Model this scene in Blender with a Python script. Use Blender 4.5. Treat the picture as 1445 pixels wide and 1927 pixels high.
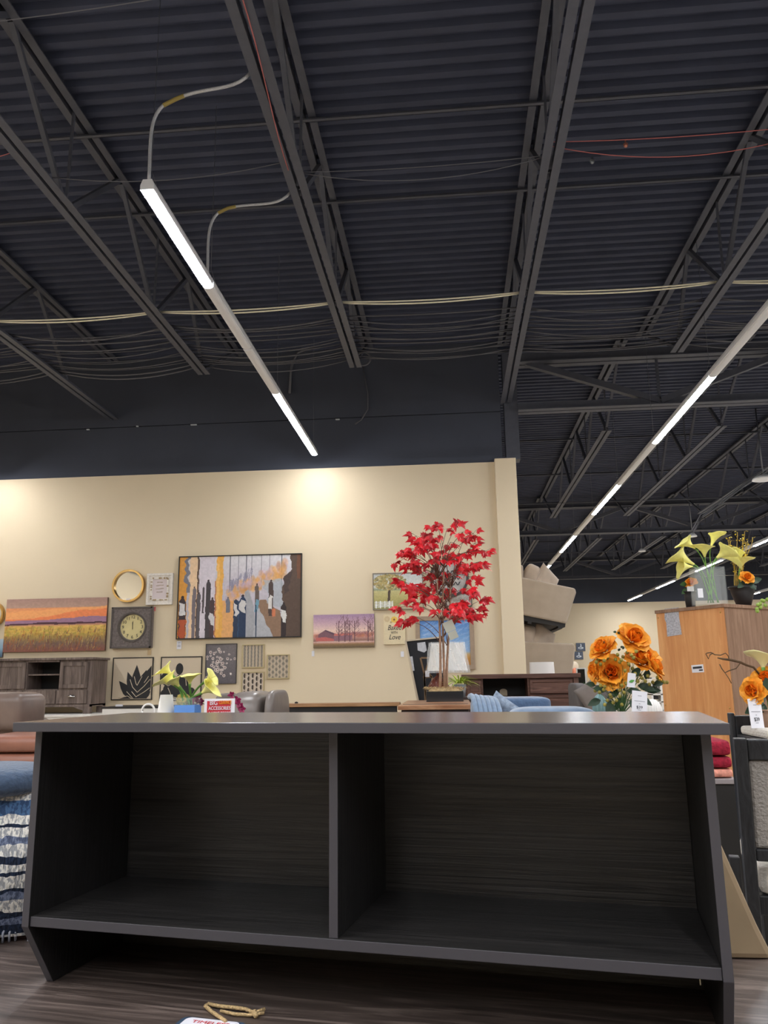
import bpy, math, random
import numpy as np
from mathutils import Vector, Matrix, Euler
for o in list(bpy.data.objects): bpy.data.objects.remove(o)
SC = bpy.context.scene; COL = SC.collection
random.seed(7); RNG = np.random.default_rng(7)
# ---------------------------------------------------------------- camera (level horizon data from the joist and wall directions)
H = 1.15                                            # eye height
FPX = 1480.0; CX, CY = 722.5, 963.5
_Y = np.array([855-CX, -(1272-CY), -FPX]); _Y /= np.linalg.norm(_Y)
_Z = np.cross(np.array([1, 0.01415, 0.]), _Y); _Z /= np.linalg.norm(_Z)
if _Z[1] < 0: _Z = -_Z
_X = np.cross(_Y, _Z); RW = np.array([_X, _Y, _Z])
cd = bpy.data.cameras.new('camera'); cam = bpy.data.objects.new('camera', cd); COL.objects.link(cam)
cd.sensor_fit = 'VERTICAL'; cd.sensor_height = 36; cd.lens = FPX/1927*36; cd.clip_start = 0.05; cd.clip_end = 200
M4 = Matrix([[*RW[0], 0], [*RW[1], 0], [*RW[2], H], [0, 0, 0, 1]]); cam.matrix_world = M4
SC.camera = cam
def at(px, py, Y):                                  # world point at depth Y seen at a photo position
    v = RW @ np.array([px-CX, -(py-CY), -FPX]); k = Y/v[1]
    return Vector((v[0]*k, Y, v[2]*k+H))
def atz(px, py, z):
    v = RW @ np.array([px-CX, -(py-CY), -FPX]); k = (z-H)/v[2]
    return Vector((v[0]*k, v[1]*k, z))
# ---------------------------------------------------------------- world and exposure
W = bpy.data.worlds.new('world'); SC.world = W; W.use_nodes = True
W.node_tree.nodes['Background'].inputs[0].default_value = (.6, .7, 1, 1)
W.node_tree.nodes['Background'].inputs[1].default_value = 0.0
SC.view_settings.view_transform = 'Standard'; SC.view_settings.look = 'None'
SC.view_settings.gamma = 1; SC.view_settings.use_curve_mapping = False
SC.view_settings.exposure = 2.75
LAMP = 26.0                                          # emission of a lit diffuser
LAMPCOL = (0.93, 0.96, 1.0)
# ---------------------------------------------------------------- materials
def lin(c):
    c = np.asarray(c, float)/255; return np.where(c <= .04045, c/12.92, ((c+.055)/1.055)**2.4)
MATS = {}
def nt(m):
    m.use_nodes = True; t = m.node_tree; return t, t.nodes['Principled BSDF']
def mat(name, c, rough=.6, metal=0., var=0., scale=30, bump=0., trans=0., ior=1.45, spec=.5, sheen=0, alpha=1, emit=0, stretch=(1, 1, 1), sss=0):
    if name in MATS: return MATS[name]
    m = bpy.data.materials.new(name); t, b = nt(m); L = lin(c)
    b.inputs['Base Color'].default_value = (*L, 1); b.inputs['Roughness'].default_value = rough
    b.inputs['Metallic'].default_value = metal; b.inputs['IOR'].default_value = ior
    b.inputs['Specular IOR Level'].default_value = spec
    b.inputs['Transmission Weight'].default_value = trans; b.inputs['Alpha'].default_value = alpha
    if sheen: b.inputs['Sheen Weight'].default_value = sheen
    if emit: b.inputs['Emission Color'].default_value = (*L, 1); b.inputs['Emission Strength'].default_value = emit
    if var or bump:
        tc = t.nodes.new('ShaderNodeTexCoord'); mp = t.nodes.new('ShaderNodeMapping'); mp.inputs['Scale'].default_value = stretch
        n = t.nodes.new('ShaderNodeTexNoise'); n.inputs['Scale'].default_value = scale; n.inputs['Detail'].default_value = 5
        t.links.new(tc.outputs['Object'], mp.inputs[0]); t.links.new(mp.outputs[0], n.inputs[0])
        if var:
            r = t.nodes.new('ShaderNodeValToRGB'); e = r.color_ramp.elements
            e[0].position = .3; e[1].position = .7
            e[0].color = (*np.clip(L*(1-var), 0, 1), 1); e[1].color = (*np.clip(L*(1+var), 0, 1), 1)
            t.links.new(n.outputs[0], r.inputs[0]); t.links.new(r.outputs[0], b.inputs['Base Color'])
        if bump:
            bp = t.nodes.new('ShaderNodeBump'); bp.inputs['Strength'].default_value = min(1, bump); bp.inputs['Distance'].default_value = .01
            t.links.new(n.outputs[0], bp.inputs['Height']); t.links.new(bp.outputs[0], b.inputs['Normal'])
    MATS[name] = m; return m
def wood(name, c1, c2, grain=(1.5, 40, 40), rough=.5, bump=.3, spec=.5, dist=1.5, scale=1., c0=None):
    if name in MATS: return MATS[name]
    m = bpy.data.materials.new(name); t, b = nt(m)
    tc = t.nodes.new('ShaderNodeTexCoord'); mp = t.nodes.new('ShaderNodeMapping'); mp.inputs['Scale'].default_value = grain
    n = t.nodes.new('ShaderNodeTexNoise'); n.inputs['Scale'].default_value = scale; n.inputs['Detail'].default_value = 6; n.inputs['Distortion'].default_value = dist
    n.inputs['Roughness'].default_value = .65
    r = t.nodes.new('ShaderNodeValToRGB'); e = r.color_ramp.elements; e[0].position = .36; e[1].position = .66
    e[0].color = (*lin(c1), 1); e[1].color = (*lin(c2), 1)
    if c0 is not None: x = r.color_ramp.elements.new(.52); x.color = (*lin(c0), 1)
    t.links.new(tc.outputs['Object'], mp.inputs[0]); t.links.new(mp.outputs[0], n.inputs[0]); t.links.new(n.outputs[0], r.inputs[0])
    t.links.new(r.outputs[0], b.inputs['Base Color']); b.inputs['Roughness'].default_value = rough; b.inputs['Specular IOR Level'].default_value = spec
    bp = t.nodes.new('ShaderNodeBump'); bp.inputs['Strength'].default_value = bump; bp.inputs['Distance'].default_value = .004
    t.links.new(n.outputs[0], bp.inputs['Height']); t.links.new(bp.outputs[0], b.inputs['Normal'])
    MATS[name] = m; return m
def paintmat(rough=.6, name='painted_canvas', spec=.3):
    if name in MATS: return MATS[name]
    m = bpy.data.materials.new(name); t, b = nt(m); a = t.nodes.new('ShaderNodeVertexColor'); a.layer_name = 'Col'
    t.links.new(a.outputs[0], b.inputs['Base Color']); b.inputs['Roughness'].default_value = rough; b.inputs['Specular IOR Level'].default_value = spec
    MATS[name] = m; return m
def emitmat(name, col, s):
    m = bpy.data.materials.new(name); m.use_nodes = True; t = m.node_tree; t.nodes.clear()
    e = t.nodes.new('ShaderNodeEmission'); o = t.nodes.new('ShaderNodeOutputMaterial'); e.inputs[0].default_value = (*col, 1); e.inputs[1].default_value = s
    t.links.new(e.outputs[0], o.inputs[0]); MATS[name] = m; return m
# ---------------------------------------------------------------- mesh builder
class MB:
    def __init__(s): s.v = []; s.f = []; s.m = []; s.s = []
    def add(s, vs, fs, mi=0, sm=False):
        b = len(s.v); s.v += [tuple(v) for v in vs]
        for f in fs: s.f.append([b+i for i in f]); s.m.append(mi); s.s.append(sm)
        return s
    def box(s, x0, x1, y0, y1, z0, z1, mi=0):
        x0, x1 = sorted((x0, x1)); y0, y1 = sorted((y0, y1)); z0, z1 = sorted((z0, z1))
        v = [(x, y, z) for z in (z0, z1) for y in (y0, y1) for x in (x0, x1)]
        return s.add(v, [(0, 2, 3, 1), (4, 5, 7, 6), (0, 1, 5, 4), (2, 6, 7, 3), (0, 4, 6, 2), (1, 3, 7, 5)], mi)
    def beam(s, p, q, w, h, mi=0, up=(0, 0, 1)):
        p, q = Vector(p), Vector(q); d = (q-p).normalized(); u = Vector(up)
        if abs(d.dot(u)) > .98: u = Vector((0, 1, 0))
        a = d.cross(u).normalized(); b = a.cross(d).normalized(); v = []
        for e in (p, q):
            for i, j in ((-1, -1), (1, -1), (1, 1), (-1, 1)): v.append(e+a*w/2*i+b*h/2*j)
        return s.add(v, [(0, 3, 2, 1), (4, 5, 6, 7), (0, 1, 5, 4), (1, 2, 6, 5), (2, 3, 7, 6), (3, 0, 4, 7)], mi)
    def tube(s, pts, r, n=6, mi=0, caps=True):
        pts = [Vector(p) for p in pts]; rs = r if isinstance(r, (list, tuple)) else [r]*len(pts); v = []; ref = None
        for i, p in enumerate(pts):
            d = (pts[min(i+1, len(pts)-1)]-pts[max(i-1, 0)]).normalized()
            if ref is None:
                ref = Vector((0, 0, 1)) if abs(d.z) < .9 else Vector((1, 0, 0))
            a = d.cross(ref)
            if a.length < 1e-5: a = d.cross(Vector((0, 1, .1)))
            a.normalize(); b = a.cross(d).normalized(); ref = b
            for k in range(n):
                t = 2*math.pi*k/n; v.append(p+(a*math.cos(t)+b*math.sin(t))*rs[i])
        f = [(i*n+k, i*n+(k+1) % n, (i+1)*n+(k+1) % n, (i+1)*n+k) for i in range(len(pts)-1) for k in range(n)]
        if caps: f += [tuple(range(n))[::-1], tuple((len(pts)-1)*n+k for k in range(n))]
        return s.add(v, f, mi, n > 4)
    def lathe(s, prof, c=(0, 0, 0), n=32, mi=0, cap=(True, True), sy=1.):
        v = [(c[0]+r*math.cos(2*math.pi*k/n), c[1]+sy*r*math.sin(2*math.pi*k/n), c[2]+z) for r, z in prof for k in range(n)]
        f = [(i*n+k, i*n+(k+1) % n, (i+1)*n+(k+1) % n, (i+1)*n+k) for i in range(len(prof)-1) for k in range(n)]
        s.add(v, f, mi, True); b = len(s.v)-len(v)
        if cap[0]: s.f.append([b+k for k in range(n)][::-1]); s.m.append(mi); s.s.append(False)
        if cap[1]: s.f.append([b+(len(prof)-1)*n+k for k in range(n)]); s.m.append(mi); s.s.append(False)
        return s
    def prism(s, poly, a, b, plane='xz', mi=0):
        n = len(poly)
        mk = {'xz': lambda p, t: (p[0], t, p[1]), 'yz': lambda p, t: (t, p[0], p[1]), 'xy': lambda p, t: (p[0], p[1], t)}[plane]
        v = [mk(p, a) for p in poly]+[mk(p, b) for p in poly]
        f = [tuple(range(n)), tuple(range(2*n-1, n-1, -1))]+[(i, i+n, (i+1) % n+n, (i+1) % n) for i in range(n)]
        return s.add(v, f, mi)
    def blob(s, c, r, e=(.5, .5), n=24, m=14, mi=0, rot=None, wob=0.):
        v = []; R = Euler(rot).to_matrix() if rot else None
        sg = lambda x, p: math.copysign(abs(x)**p, x)
        for i in range(m+1):
            ph = -math.pi/2+math.pi*i/m
            for k in range(n):
                t = 2*math.pi*k/n; w = 1+wob*math.sin(5*t+3*ph)*math.cos(3*ph)
                p = Vector((r[0]*sg(math.cos(ph), e[0])*sg(math.cos(t), e[1])*w, r[1]*sg(math.cos(ph), e[0])*sg(math.sin(t), e[1])*w, r[2]*sg(math.sin(ph), e[0])))
                if R: p = R @ p
                v.append(p+Vector(c))
        f = [(i*n+k, i*n+(k+1) % n, (i+1)*n+(k+1) % n, (i+1)*n+k) for i in range(m) for k in range(n)]
        return s.add(v, f, mi, True)
    def grid(s, P, mi=0, sm=True, closed=False):
        h = len(P); w = len(P[0]); v = [q for row in P for q in row]
        f = [(i*w+j, i*w+j+1, (i+1)*w+j+1, (i+1)*w+j) for i in range(h-1) for j in range(w-1)]
        if closed: f += [(i*w+w-1, i*w, (i+1)*w, (i+1)*w+w-1) for i in range(h-1)]
        return s.add(v, f, mi, sm)
    def merge(s, o, M=None, mi=None):
        vs = [M @ Vector(v) for v in o.v] if M else o.v; b = len(s.v); s.v += [tuple(v) for v in vs]
        for f, m, q in zip(o.f, o.m, o.s): s.f.append([b+i for i in f]); s.m.append(m if mi is None else mi); s.s.append(q)
        return s
    def xf(s, M): s.v = [tuple(M @ Vector(v)) for v in s.v]; return s
def wmat(o):
    m = o.matrix_basis.copy(); p = o.parent
    while p: m = p.matrix_basis @ m; p = p.parent
    return m
def obj(name, mb, m, parent=None, world=True, bevel=0, solid=0, sub=0, origin=True, flip=False):
    me = bpy.data.meshes.new(name); v = mb.v
    if parent and world:
        I = wmat(parent).inverted(); v = [I @ Vector(p) for p in v]
    off = Vector((0, 0, 0))
    if parent is None and origin and v:
        a = np.array([tuple(p) for p in v]); off = Vector(((a[:, 0].min()+a[:, 0].max())/2, (a[:, 1].min()+a[:, 1].max())/2, a[:, 2].min()))
        v = [Vector(p)-off for p in v]
    me.from_pydata([tuple(p) for p in v], [], mb.f)
    ms = m if isinstance(m, (list, tuple)) else [m]
    for q in ms: me.materials.append(q)
    me.polygons.foreach_set('material_index', mb.m); me.polygons.foreach_set('use_smooth', mb.s)
    me.update()
    o = bpy.data.objects.new(name, me); COL.objects.link(o); o.location = off
    if parent: o.parent = parent
    if bevel:
        b = o.modifiers.new('Bevel', 'BEVEL'); b.width = bevel; b.segments = 2; b.limit_method = 'ANGLE'
    if solid:
        b = o.modifiers.new('Solidify', 'SOLIDIFY'); b.thickness = solid; b.offset = 0
    if sub:
        b = o.modifiers.new('Subsurf', 'SUBSURF'); b.levels = sub; b.render_levels = sub
    return o
def tag(o, label=None, cat=None, group=None, kind=None):
    if label: o['label'] = label
    if cat: o['category'] = cat
    if group: o['group'] = group
    if kind: o['kind'] = kind
    return o
def thing(name, label, cat, loc=(0, 0, 0), rot=(0, 0, 0), group=None, parent=None):
    o = bpy.data.objects.new(name, None); COL.objects.link(o); o.location = loc; o.rotation_euler = rot; o.empty_display_size = .05
    return tag(o, label, cat, group)
def struct(name, mb, m, **k): return tag(obj(name, mb, m, origin=False, **k), kind='structure')
def dup(root, loc=None, rot=None, label=None, group=None):
    r = root.copy(); COL.objects.link(r)
    if loc is not None: r.location = loc
    if rot is not None: r.rotation_euler = rot
    if label: r['label'] = label
    if group: r['group'] = group
    for ch in list(root.children):
        c = ch.copy(); COL.objects.link(c); c.parent = r
        for g in list(ch.children):
            d = g.copy(); COL.objects.link(d); d.parent = c
    return r
def text_mb(s, size, M, depth=.0006, align='CENTER', spacing=1., shear=0, width=None):
    cu = bpy.data.curves.new('t', 'FONT'); cu.body = s; cu.size = size; cu.align_x = align; cu.align_y = 'CENTER'; cu.extrude = depth
    cu.space_character = spacing; cu.shear = shear; cu.resolution_u = 3
    o = bpy.data.objects.new('t', cu); COL.objects.link(o); bpy.context.view_layer.update()
    me = bpy.data.meshes.new_from_object(o.evaluated_get(bpy.context.evaluated_depsgraph_get()))
    mb = MB(); vs = [v.co.copy() for v in me.vertices]
    if width and vs:
        w = max(v.x for v in vs)-min(v.x for v in vs)
        if w > 0: k = width/w; vs = [Vector((v.x*k, v.y, v.z)) for v in vs]
    mb.add([M @ v for v in vs], [tuple(p.vertices) for p in me.polygons])
    bpy.data.objects.remove(o); bpy.data.curves.remove(cu); bpy.data.meshes.remove(me); return mb
def faceM(c, rz=0., tilt=0.):                        # text frame: local xy plane turned upright, reading from -Y
    return Matrix.Translation(Vector(c)) @ Euler((0, 0, rz)).to_matrix().to_4x4() @ Euler((math.pi/2+tilt, 0, 0)).to_matrix().to_4x4()
# ---------------------------------------------------------------- painted canvases (vertex coloured grids)
class Canvas:
    def __init__(s, w, h, c=(255, 255, 255)):
        s.w, s.h = w, h; s.a = np.ones((h, w, 3))*np.array(c, float); s.yy, s.xx = np.mgrid[0:h, 0:w]; s.yy = (s.yy+.5)/h; s.xx = (s.xx+.5)/w
    def noise(s, sx, sy, seed=0):
        r = np.random.default_rng(seed); g = r.random((int(sy)+2, int(sx)+2)); x = s.xx*sx; y = s.yy*sy
        i = x.astype(int); j = y.astype(int); fx = x-i; fy = y-j; fx = fx*fx*(3-2*fx); fy = fy*fy*(3-2*fy)
        return (g[j, i]*(1-fx)+g[j, i+1]*fx)*(1-fy)+(g[j+1, i]*(1-fx)+g[j+1, i+1]*fx)*fy
    def put(s, m, c, o=1.):
        m = np.clip(np.asarray(m, float), 0, 1)[..., None]*o; s.a = s.a*(1-m)+np.array(c, float)*m; return s
    def vgrad(s, stops):
        ys = [p for p, _ in stops]
        for k in range(3): s.a[..., k] = np.interp(s.yy, ys, [c[k] for _, c in stops])
    def poly(s, pts, c, o=1., wob=0):
        x, y = s.xx, s.yy
        if wob: pts = [(1.15 if a >= .999 else -.15 if a <= .001 else a, 1.15 if b >= .999 else -.15 if b <= .001 else b) for a, b in pts]; x = x+(s.noise(12, 20, 3)-.5)*wob; y = y+(s.noise(12, 20, 4)-.5)*wob
        ins = np.zeros(x.shape, bool); n = len(pts)
        for i in range(n):
            x1, y1 = pts[i]; x2, y2 = pts[(i+1) % n]
            if y1 == y2: continue
            ins ^= ((y1 > y) != (y2 > y)) & (x < (x2-x1)*(y-y1)/(y2-y1)+x1)
        return s.put(ins, c, o)
    def ell(s, cx, cy, rx, ry, c, o=1., soft=0):
        d = ((s.xx-cx)/rx)**2+((s.yy-cy)/ry)**2
        return s.put(np.clip((1-d)/soft, 0, 1) if soft else d < 1, c, o)
    def line(s, p, q, w, c, o=1.):
        ar = s.w/s.h; px, py = p[0]*ar, p[1]; qx, qy = q[0]*ar, q[1]; dx, dy = qx-px, qy-py; L = dx*dx+dy*dy+1e-9
        t = np.clip(((s.xx*ar-px)*dx+(s.yy-py)*dy)/L, 0, 1); d = np.hypot(s.xx*ar-px-t*dx, s.yy-py-t*dy); return s.put(d < w, c, o)
    def grain(s, amt, sx=60, sy=40, seed=1):
        s.a = np.clip(s.a*(1+(s.noise(sx, sy, seed)-.5)*amt)[..., None], 0, 255); return s
def canvas_obj(name, cv, P0, ux, uz, parent, m=None):          # P0 top-left, ux right vector, uz down vector
    w, h = cv.w, cv.h; P0 = np.array(P0); ux = np.array(ux); uz = np.array(uz)
    i, j = np.mgrid[0:h+1, 0:w+1]; V = P0+(j/w)[..., None]*ux+(i/h)[..., None]*uz
    mb = MB(); mb.v = [tuple(p) for p in V.reshape(-1, 3)]
    mb.f = [[a*(w+1)+b, (a+1)*(w+1)+b, (a+1)*(w+1)+b+1, a*(w+1)+b+1] for a in range(h) for b in range(w)]
    mb.m = [0]*len(mb.f); mb.s = [False]*len(mb.f)
    o = obj(name, mb, m or paintmat(), parent)
    at_ = o.data.color_attributes.new('Col', 'FLOAT_COLOR', 'CORNER')
    L = lin(cv.a.reshape(-1, 3)); c = np.ones((w*h, 4, 4)); c[:, :, :3] = L[:, None, :]
    at_.data.foreach_set('color', c.reshape(-1).astype(np.float32)); return o
# ================================================================ SETTING
ZD = H+4.80; ZT = H+4.72; ZB = H+3.83; YW = 10.9; ZW = H+2.97; YF = 36.0
XL, XR, YN = -9.0, 19.0, -10.0
m_deck = mat('deck_paint', (60, 65, 84), .75, var=.12, scale=3)
m_steel = mat('joist_paint', (78, 80, 90), .55, var=.08, scale=12)
m_dark = mat('dark_wall_paint', (68, 72, 84), .85, var=.05, scale=2)
m_beige = mat('beige_wall_paint', (230, 212, 181), .8, var=.015, scale=1.5)
m_floor = wood('floor_planks', (160, 150, 138), (196, 186, 172), (1, 8, 1), .5, .1)
# corrugated roof deck, ribs running left to right
mb = MB(); pr = []
y = YN
while y < YF+.1:
    pr += [(y, ZD), (y+.062, ZD), (y+.082, ZD+.05), (y+.132, ZD+.05)]; y += .1524
mb.grid([[(XL, a, b), (XR, a, b)] for a, b in pr], sm=False); struct('ceiling', mb, m_deck)
mb = MB(); mb.box(XL, XR, YN, YF, -.1, 0); struct('floor', mb, m_floor)
ZS = H+3.73
mb = MB(); mb.box(XL, .66, YW, YW+.25, 0, ZW); struct('wall_back', mb, m_beige)
mb = MB(); mb.box(XL, .78, YW+.02, YW+.24, ZW, ZS-.012); mb.box(XL, .78, YW+.05, YW+.24, ZS-.012, ZS); mb.box(XL, .78, YW+.01, YW+.24, ZS, ZD+.04); struct('wall_back_upper', mb, m_dark)
mb = MB(); mb.box(.66, .957, YW-.08, YW+.27, 0, ZW+.03); struct('wall_column', mb, m_beige, bevel=.006)
mb = MB(); mb.box(.835, 1.03, YW+.0, YW+.2, ZW+.03, ZD-.2); struct('wall_column_steel', mb, m_steel)
mb = MB(); mb.box(.66, .835, YW-.0, YW+.2, ZW+.03, ZW+.06); struct('trim_1', mb, m_dark)
ZF = H+3.11
mb = MB(); mb.box(.9, XR, YF, YF+.2, 0, ZF); struct('wall_far', mb, m_beige)
mb = MB(); mb.box(.9, XR, YF+.02, YF+.22, ZF, ZD+.1); struct('wall_far_upper', mb, m_dark)
for n_, a in (('wall_left', (XL-.2, XL, YN, YW+.25)), ('wall_right', (XR, XR+.2, YN, YF)), ('wall_front', (XL, XR, YN-.2, YN))):
    mb = MB(); mb.box(*a, 0, ZW); struct(n_, mb, m_beige)
    mb = MB(); mb.box(*a, ZW, ZD+.1); struct(n_+'_upper', mb, m_dark)
mb = MB(); mb.box(.60, .72, YW+.27, YF, 0, ZW); struct('wall_side', mb, m_beige)
mb = MB(); mb.box(.60, .72, YW+.27, YF, ZW, ZD+.1); struct('wall_side_upper', mb, m_dark)
for k, z in enumerate((0,)):
    mb = MB(); mb.box(XL, .66, YW-.015, YW, 0, .12); struct('baseboard_back', mb, m_dark)
# seam chips of white along the dark wall
m_chip = mat('white_chip', (200, 205, 210), .6)
for px, py, w in ((364, 799, .045), (165, 808, .02), (258, 802, .015), (635, 789, .03)):
    p = at(px, py, YW); mb = MB(); mb.box(p.x-w, p.x+w, YW-.0, YW+.02, p.z-.008, p.z+.008)
    tag(obj('paint_chip', mb, m_chip), 'small white chip on the wall seam, %s' % {364: 'largest of them', 165: 'furthest left', 258: 'between the two widest-spaced chips on the left', 635: 'furthest right'}[px], 'paint chip', 'white chips on the dark wall seam')
# ---------------- joists
def joist_mbs(x, y0, y1, yb0, yb1):
    top = MB(); bot = MB(); web = []
    for s in (-1, 1):
        top.box(x+s*.02, x+s*.085, y0, y1, ZT-.0, ZT+.012); top.box(x+s*.02, x+s*.03, y0, y1, ZT+.012, ZD-.002)
        bot.box(x+s*.014, x+s*.078, yb0, yb1, ZB, ZB+.01); bot.box(x+s*.014, x+s*.024, yb0, yb1, ZB+.01, ZB+.07)
    st = 1.95; n = int((yb1-yb0+.45)/st)
    for i in range(n):
        a = yb0+st*i; e_ = min(a+st, yb1)-.05
        w = MB(); w.beam((x, a+.05, ZB+.03), (x, a+st/2-.03, ZT+.02), .045, .045); web.append(w)
        w = MB(); w.beam((x, a+st/2+.03, ZT+.02), (x, e_, ZB+.03), .04, .04); web.append(w)
        w = MB(); w.beam((x, a, ZB+.03), (x+.01, a, ZT+.02), .02, .02); web.append(w)
    for e, s in ((yb0, -1), (yb1, 1)):
        t = y0+.1 if s < 0 else y1-.1
        if abs(t-e) > .3: w = MB(); w.beam((x, e-s*.05, ZB+.04), (x, t, ZT+.03), .035, .035); web.append(w)
    return top, bot, web
def joist(x, y0, y1, yb0, yb1, label, group):
    t = thing('roof_joist', label, 'joist', (x, (y0+y1)/2, ZB), group=group); a, b, ws = joist_mbs(x, y0, y1, yb0, yb1)
    obj('top_chord', a, m_steel, t); obj('bottom_chord', b, m_steel, t)
    for w in ws: obj('web_bar', w, m_steel, t)
    return t
G1 = 'steel bar joists over the near aisle'
side = ['leftmost of those overhead', 'second from the left overhead', 'just left of the middle with a cord along it', 'that ends on the beige column', 'at the right edge, crossed by a cream cable']
for i, (x, yb) in enumerate(((-4.98, 10.88), (-3.08, 9.29), (-1.12, 9.29), (.862, 10.86), (2.83, 9.29))):
    joist(x, .4, 10.85 if x > .8 else 10.8, 1.7, yb, 'charcoal painted steel bar joist %s' % side[i], G1)
def girder(Y, x0, x1, label, x00=None):
    t = thing('roof_girder', label, 'girder', ((x0+x1)/2, Y, ZS), group='steel truss girders crossing the roof')
    g = MB()
    for s in (-1, 1): g.box(x0, x1, Y+s*.02, Y+s*.13, H+4.42, H+4.435); g.box(x0, x1, Y+s*.02, Y+s*.035, H+4.435, H+4.58)
    obj('top_chord', g, m_steel, t); g = MB()
    for s in (-1, 1): g.box(x0, x1, Y+s*.015, Y+s*.12, H+3.70, H+3.715); g.box(x0, x1, Y+s*.015, Y+s*.03, H+3.715, H+3.83)
    obj('bottom_chord', g, m_steel, t)
    x = x0+.15; k = 0; st = 1.85
    while x < x1-st:
        w = MB(); a, b = ((H+4.45, H+3.78) if k % 2 == 0 else (H+3.78, H+4.45)); w.beam((x, Y, a), (x+st, Y, b), .09, .09); obj('web_bar', w, m_steel, t)
        w = MB(); w.beam((x+st, Y, H+3.8), (x+st, Y, H+4.45), .035, .035); obj('web_bar', w, m_steel, t)
        x += st; k += 1
girder(YW+.02, 1.03, 12, 'long dark truss girder spanning right from the beige column')
girder(21.3, .96, 17, 'dark truss girder across the far aisle, nearer of the two')
girder(31.7, .96, 18.5, 'dark truss girder across the far aisle, closest to the far wall')
nm2 = ['nearest the beige column', 'second from the beige column', 'third from the beige column', 'fourth from the beige column', 'fifth from the beige column']
for i in range(5):
    x = 2.57+1.8*i; joist(x, 10.9, 21.3, 12.4, 19.6, 'dark bar joist in the middle bay, '+nm2[i], 'bar joists over the middle bay')
for i in range(7):
    x = 2.5+1.8*i; joist(x, 21.3, 31.7, 22.8, 30.2, 'dark bar joist in the far bay, %s' % (nm2+['sixth from the beige column', 'seventh from the beige column'])[i], 'bar joists over the far bay')
for i in range(8):
    x = 2.5+1.8*i; mb = MB(); mb.box(x-.05, x+.05, 31.7, YF, ZT, ZD)
    tag(obj('roof_purlin', mb, m_steel), 'short dark purlin at the far wall, %s counting from the beige column' % ['first', 'second', 'third', 'fourth', 'fifth', 'sixth', 'seventh', 'eighth'][i], 'purlin', 'purlins by the far wall')
# bridging angles
for i, (Y, z, x0, x1, l) in enumerate(((3.72, ZT-.03, -5, 3, 'nearest overhead'), (5.83, ZT-.04, -7, 5, 'second overhead, pale and continuous'), (7.05, ZT-.03, -6, 5, 'third overhead, behind the thin wires'),
        (15.7, ZT-.03, 1, 10, 'first beyond the girder'), (18.6, ZT-.03, 1, 12, 'second beyond the girder'), (17.8, ZB-.01, 1, 12, 'hanging lower beyond the girder'), (25.5, ZB-.01, 1, 16, 'in the far bay'), (28.5, ZT-.03, 1, 16, 'closest to the far wall'))):
    mb = MB(); w = .035 if i < 3 else .03; mb.box(x0, x1, Y, Y+w, z, z+.006); mb.box(x0, x1, Y+w-.006, Y+w, z, z+.04)
    tag(obj('bridging_bar', mb, m_steel), 'thin steel angle bar bridging the joists, %s' % l, 'bridging bar', 'bridging bars across the joists')
# ---------------- suspended strip lights
m_lit = emitmat('lit_diffuser', LAMPCOL, LAMP)
m_house = mat('fixture_white', (225, 225, 228), .35); m_wire = mat('steel_wire', (120, 122, 128), .4, .8)
ZLT = H+3.09
m_dim = emitmat('soft_diffuser', LAMPCOL, LAMP*.5)
def strip(x, y0, L, lit, label, group, wires=True):
    t = thing('strip_light', label, 'strip light', (x, y0+L/2, ZLT), group=group)
    g = MB(); g.prism([(x-.045, ZLT-.004), (x-.045, ZLT+.03), (x-.03, ZLT+.07), (x+.03, ZLT+.07), (x+.045, ZLT+.03), (x+.045, ZLT-.004)], y0+.003, y0+L-.003, 'xz'); obj('housing', g, m_house, t)
    g = MB(); pr = [(x+.038*math.cos(a), ZLT-.004+.016*math.sin(a)) for a in np.linspace(math.pi, 2*math.pi, 9)]
    g.prism(pr, y0+.012, y0+L-.012, 'xz'); obj('diffuser', g, (m_dim if lit == 2 else m_lit) if lit else m_house, t)
    if wires:
        g = MB(); yy = y0+.06; g.tube([(x, yy, ZLT+.18), (x, yy, ZD-.005)], .0025, 4)
        g.tube([(x-.04, yy, ZLT+.06), (x, yy, ZLT+.18), (x+.04, yy, ZLT+.06)], .002, 4); obj('suspension_wire', g, m_wire, t)
    return t
XF_ = -1.87
strip(XF_, 4.37, 1.27, True, 'short lit white strip light hung from wires, nearest at upper left', 'left run of strip lights')
strip(XF_, 5.66, 1.22, False, 'unlit white strip section directly following the nearest lit strip', 'left run of strip lights')
strip(XF_, 6.9, 1.22, False, 'unlit white strip section just before the far lit strip of the left run', 'left run of strip lights', False)
t = strip(XF_, 8.12, 2.47, 2, 'lit white strip light closest to the beige wall, end of left run', 'left run of strip lights')
g = MB(); g.tube([(XF_, 10.5, ZLT+.06), (XF_, 10.5, ZD-.005)], .0025, 4); obj('suspension_wire', g, m_wire, t)
od = ['first', 'second', 'third', 'fourth', 'fifth', 'sixth', 'seventh', 'eighth', 'ninth', 'tenth']
def run(x, yend, yvis, ymin, nm, grp):
    k = 0; y = yend-2.44; lst = []
    while y > ymin: lst.append((y, k % 2 == 0)); y -= 2.44; k += 1
    lst = lst[::-1]; a = b = 0
    for y, lit in lst:
        if y+2.44 < yvis:
            if lit and y > -1.5: strip(x, y, 2.44, lit, 'lit strip light of the %s, out of the frame overhead' % nm, grp, False)
            continue
        if lit: l = 'lit white strip light, %s lit one along the %s' % (od[a], nm); a += 1
        else: l = 'unlit white strip section, %s dark one along the %s' % (od[b], nm); b += 1
        strip(x, y, 2.44, lit, l, grp)
run(2.84, 25.27, 6.5, -9, 'right-hand run', 'right-hand run of strip lights')
run(7.6, 34.86, 18, -9, 'run behind the lilies', 'distant run of strip lights')
run(12.2, 34.86, 30, -9, 'furthest right run', 'furthest run of strip lights')
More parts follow.
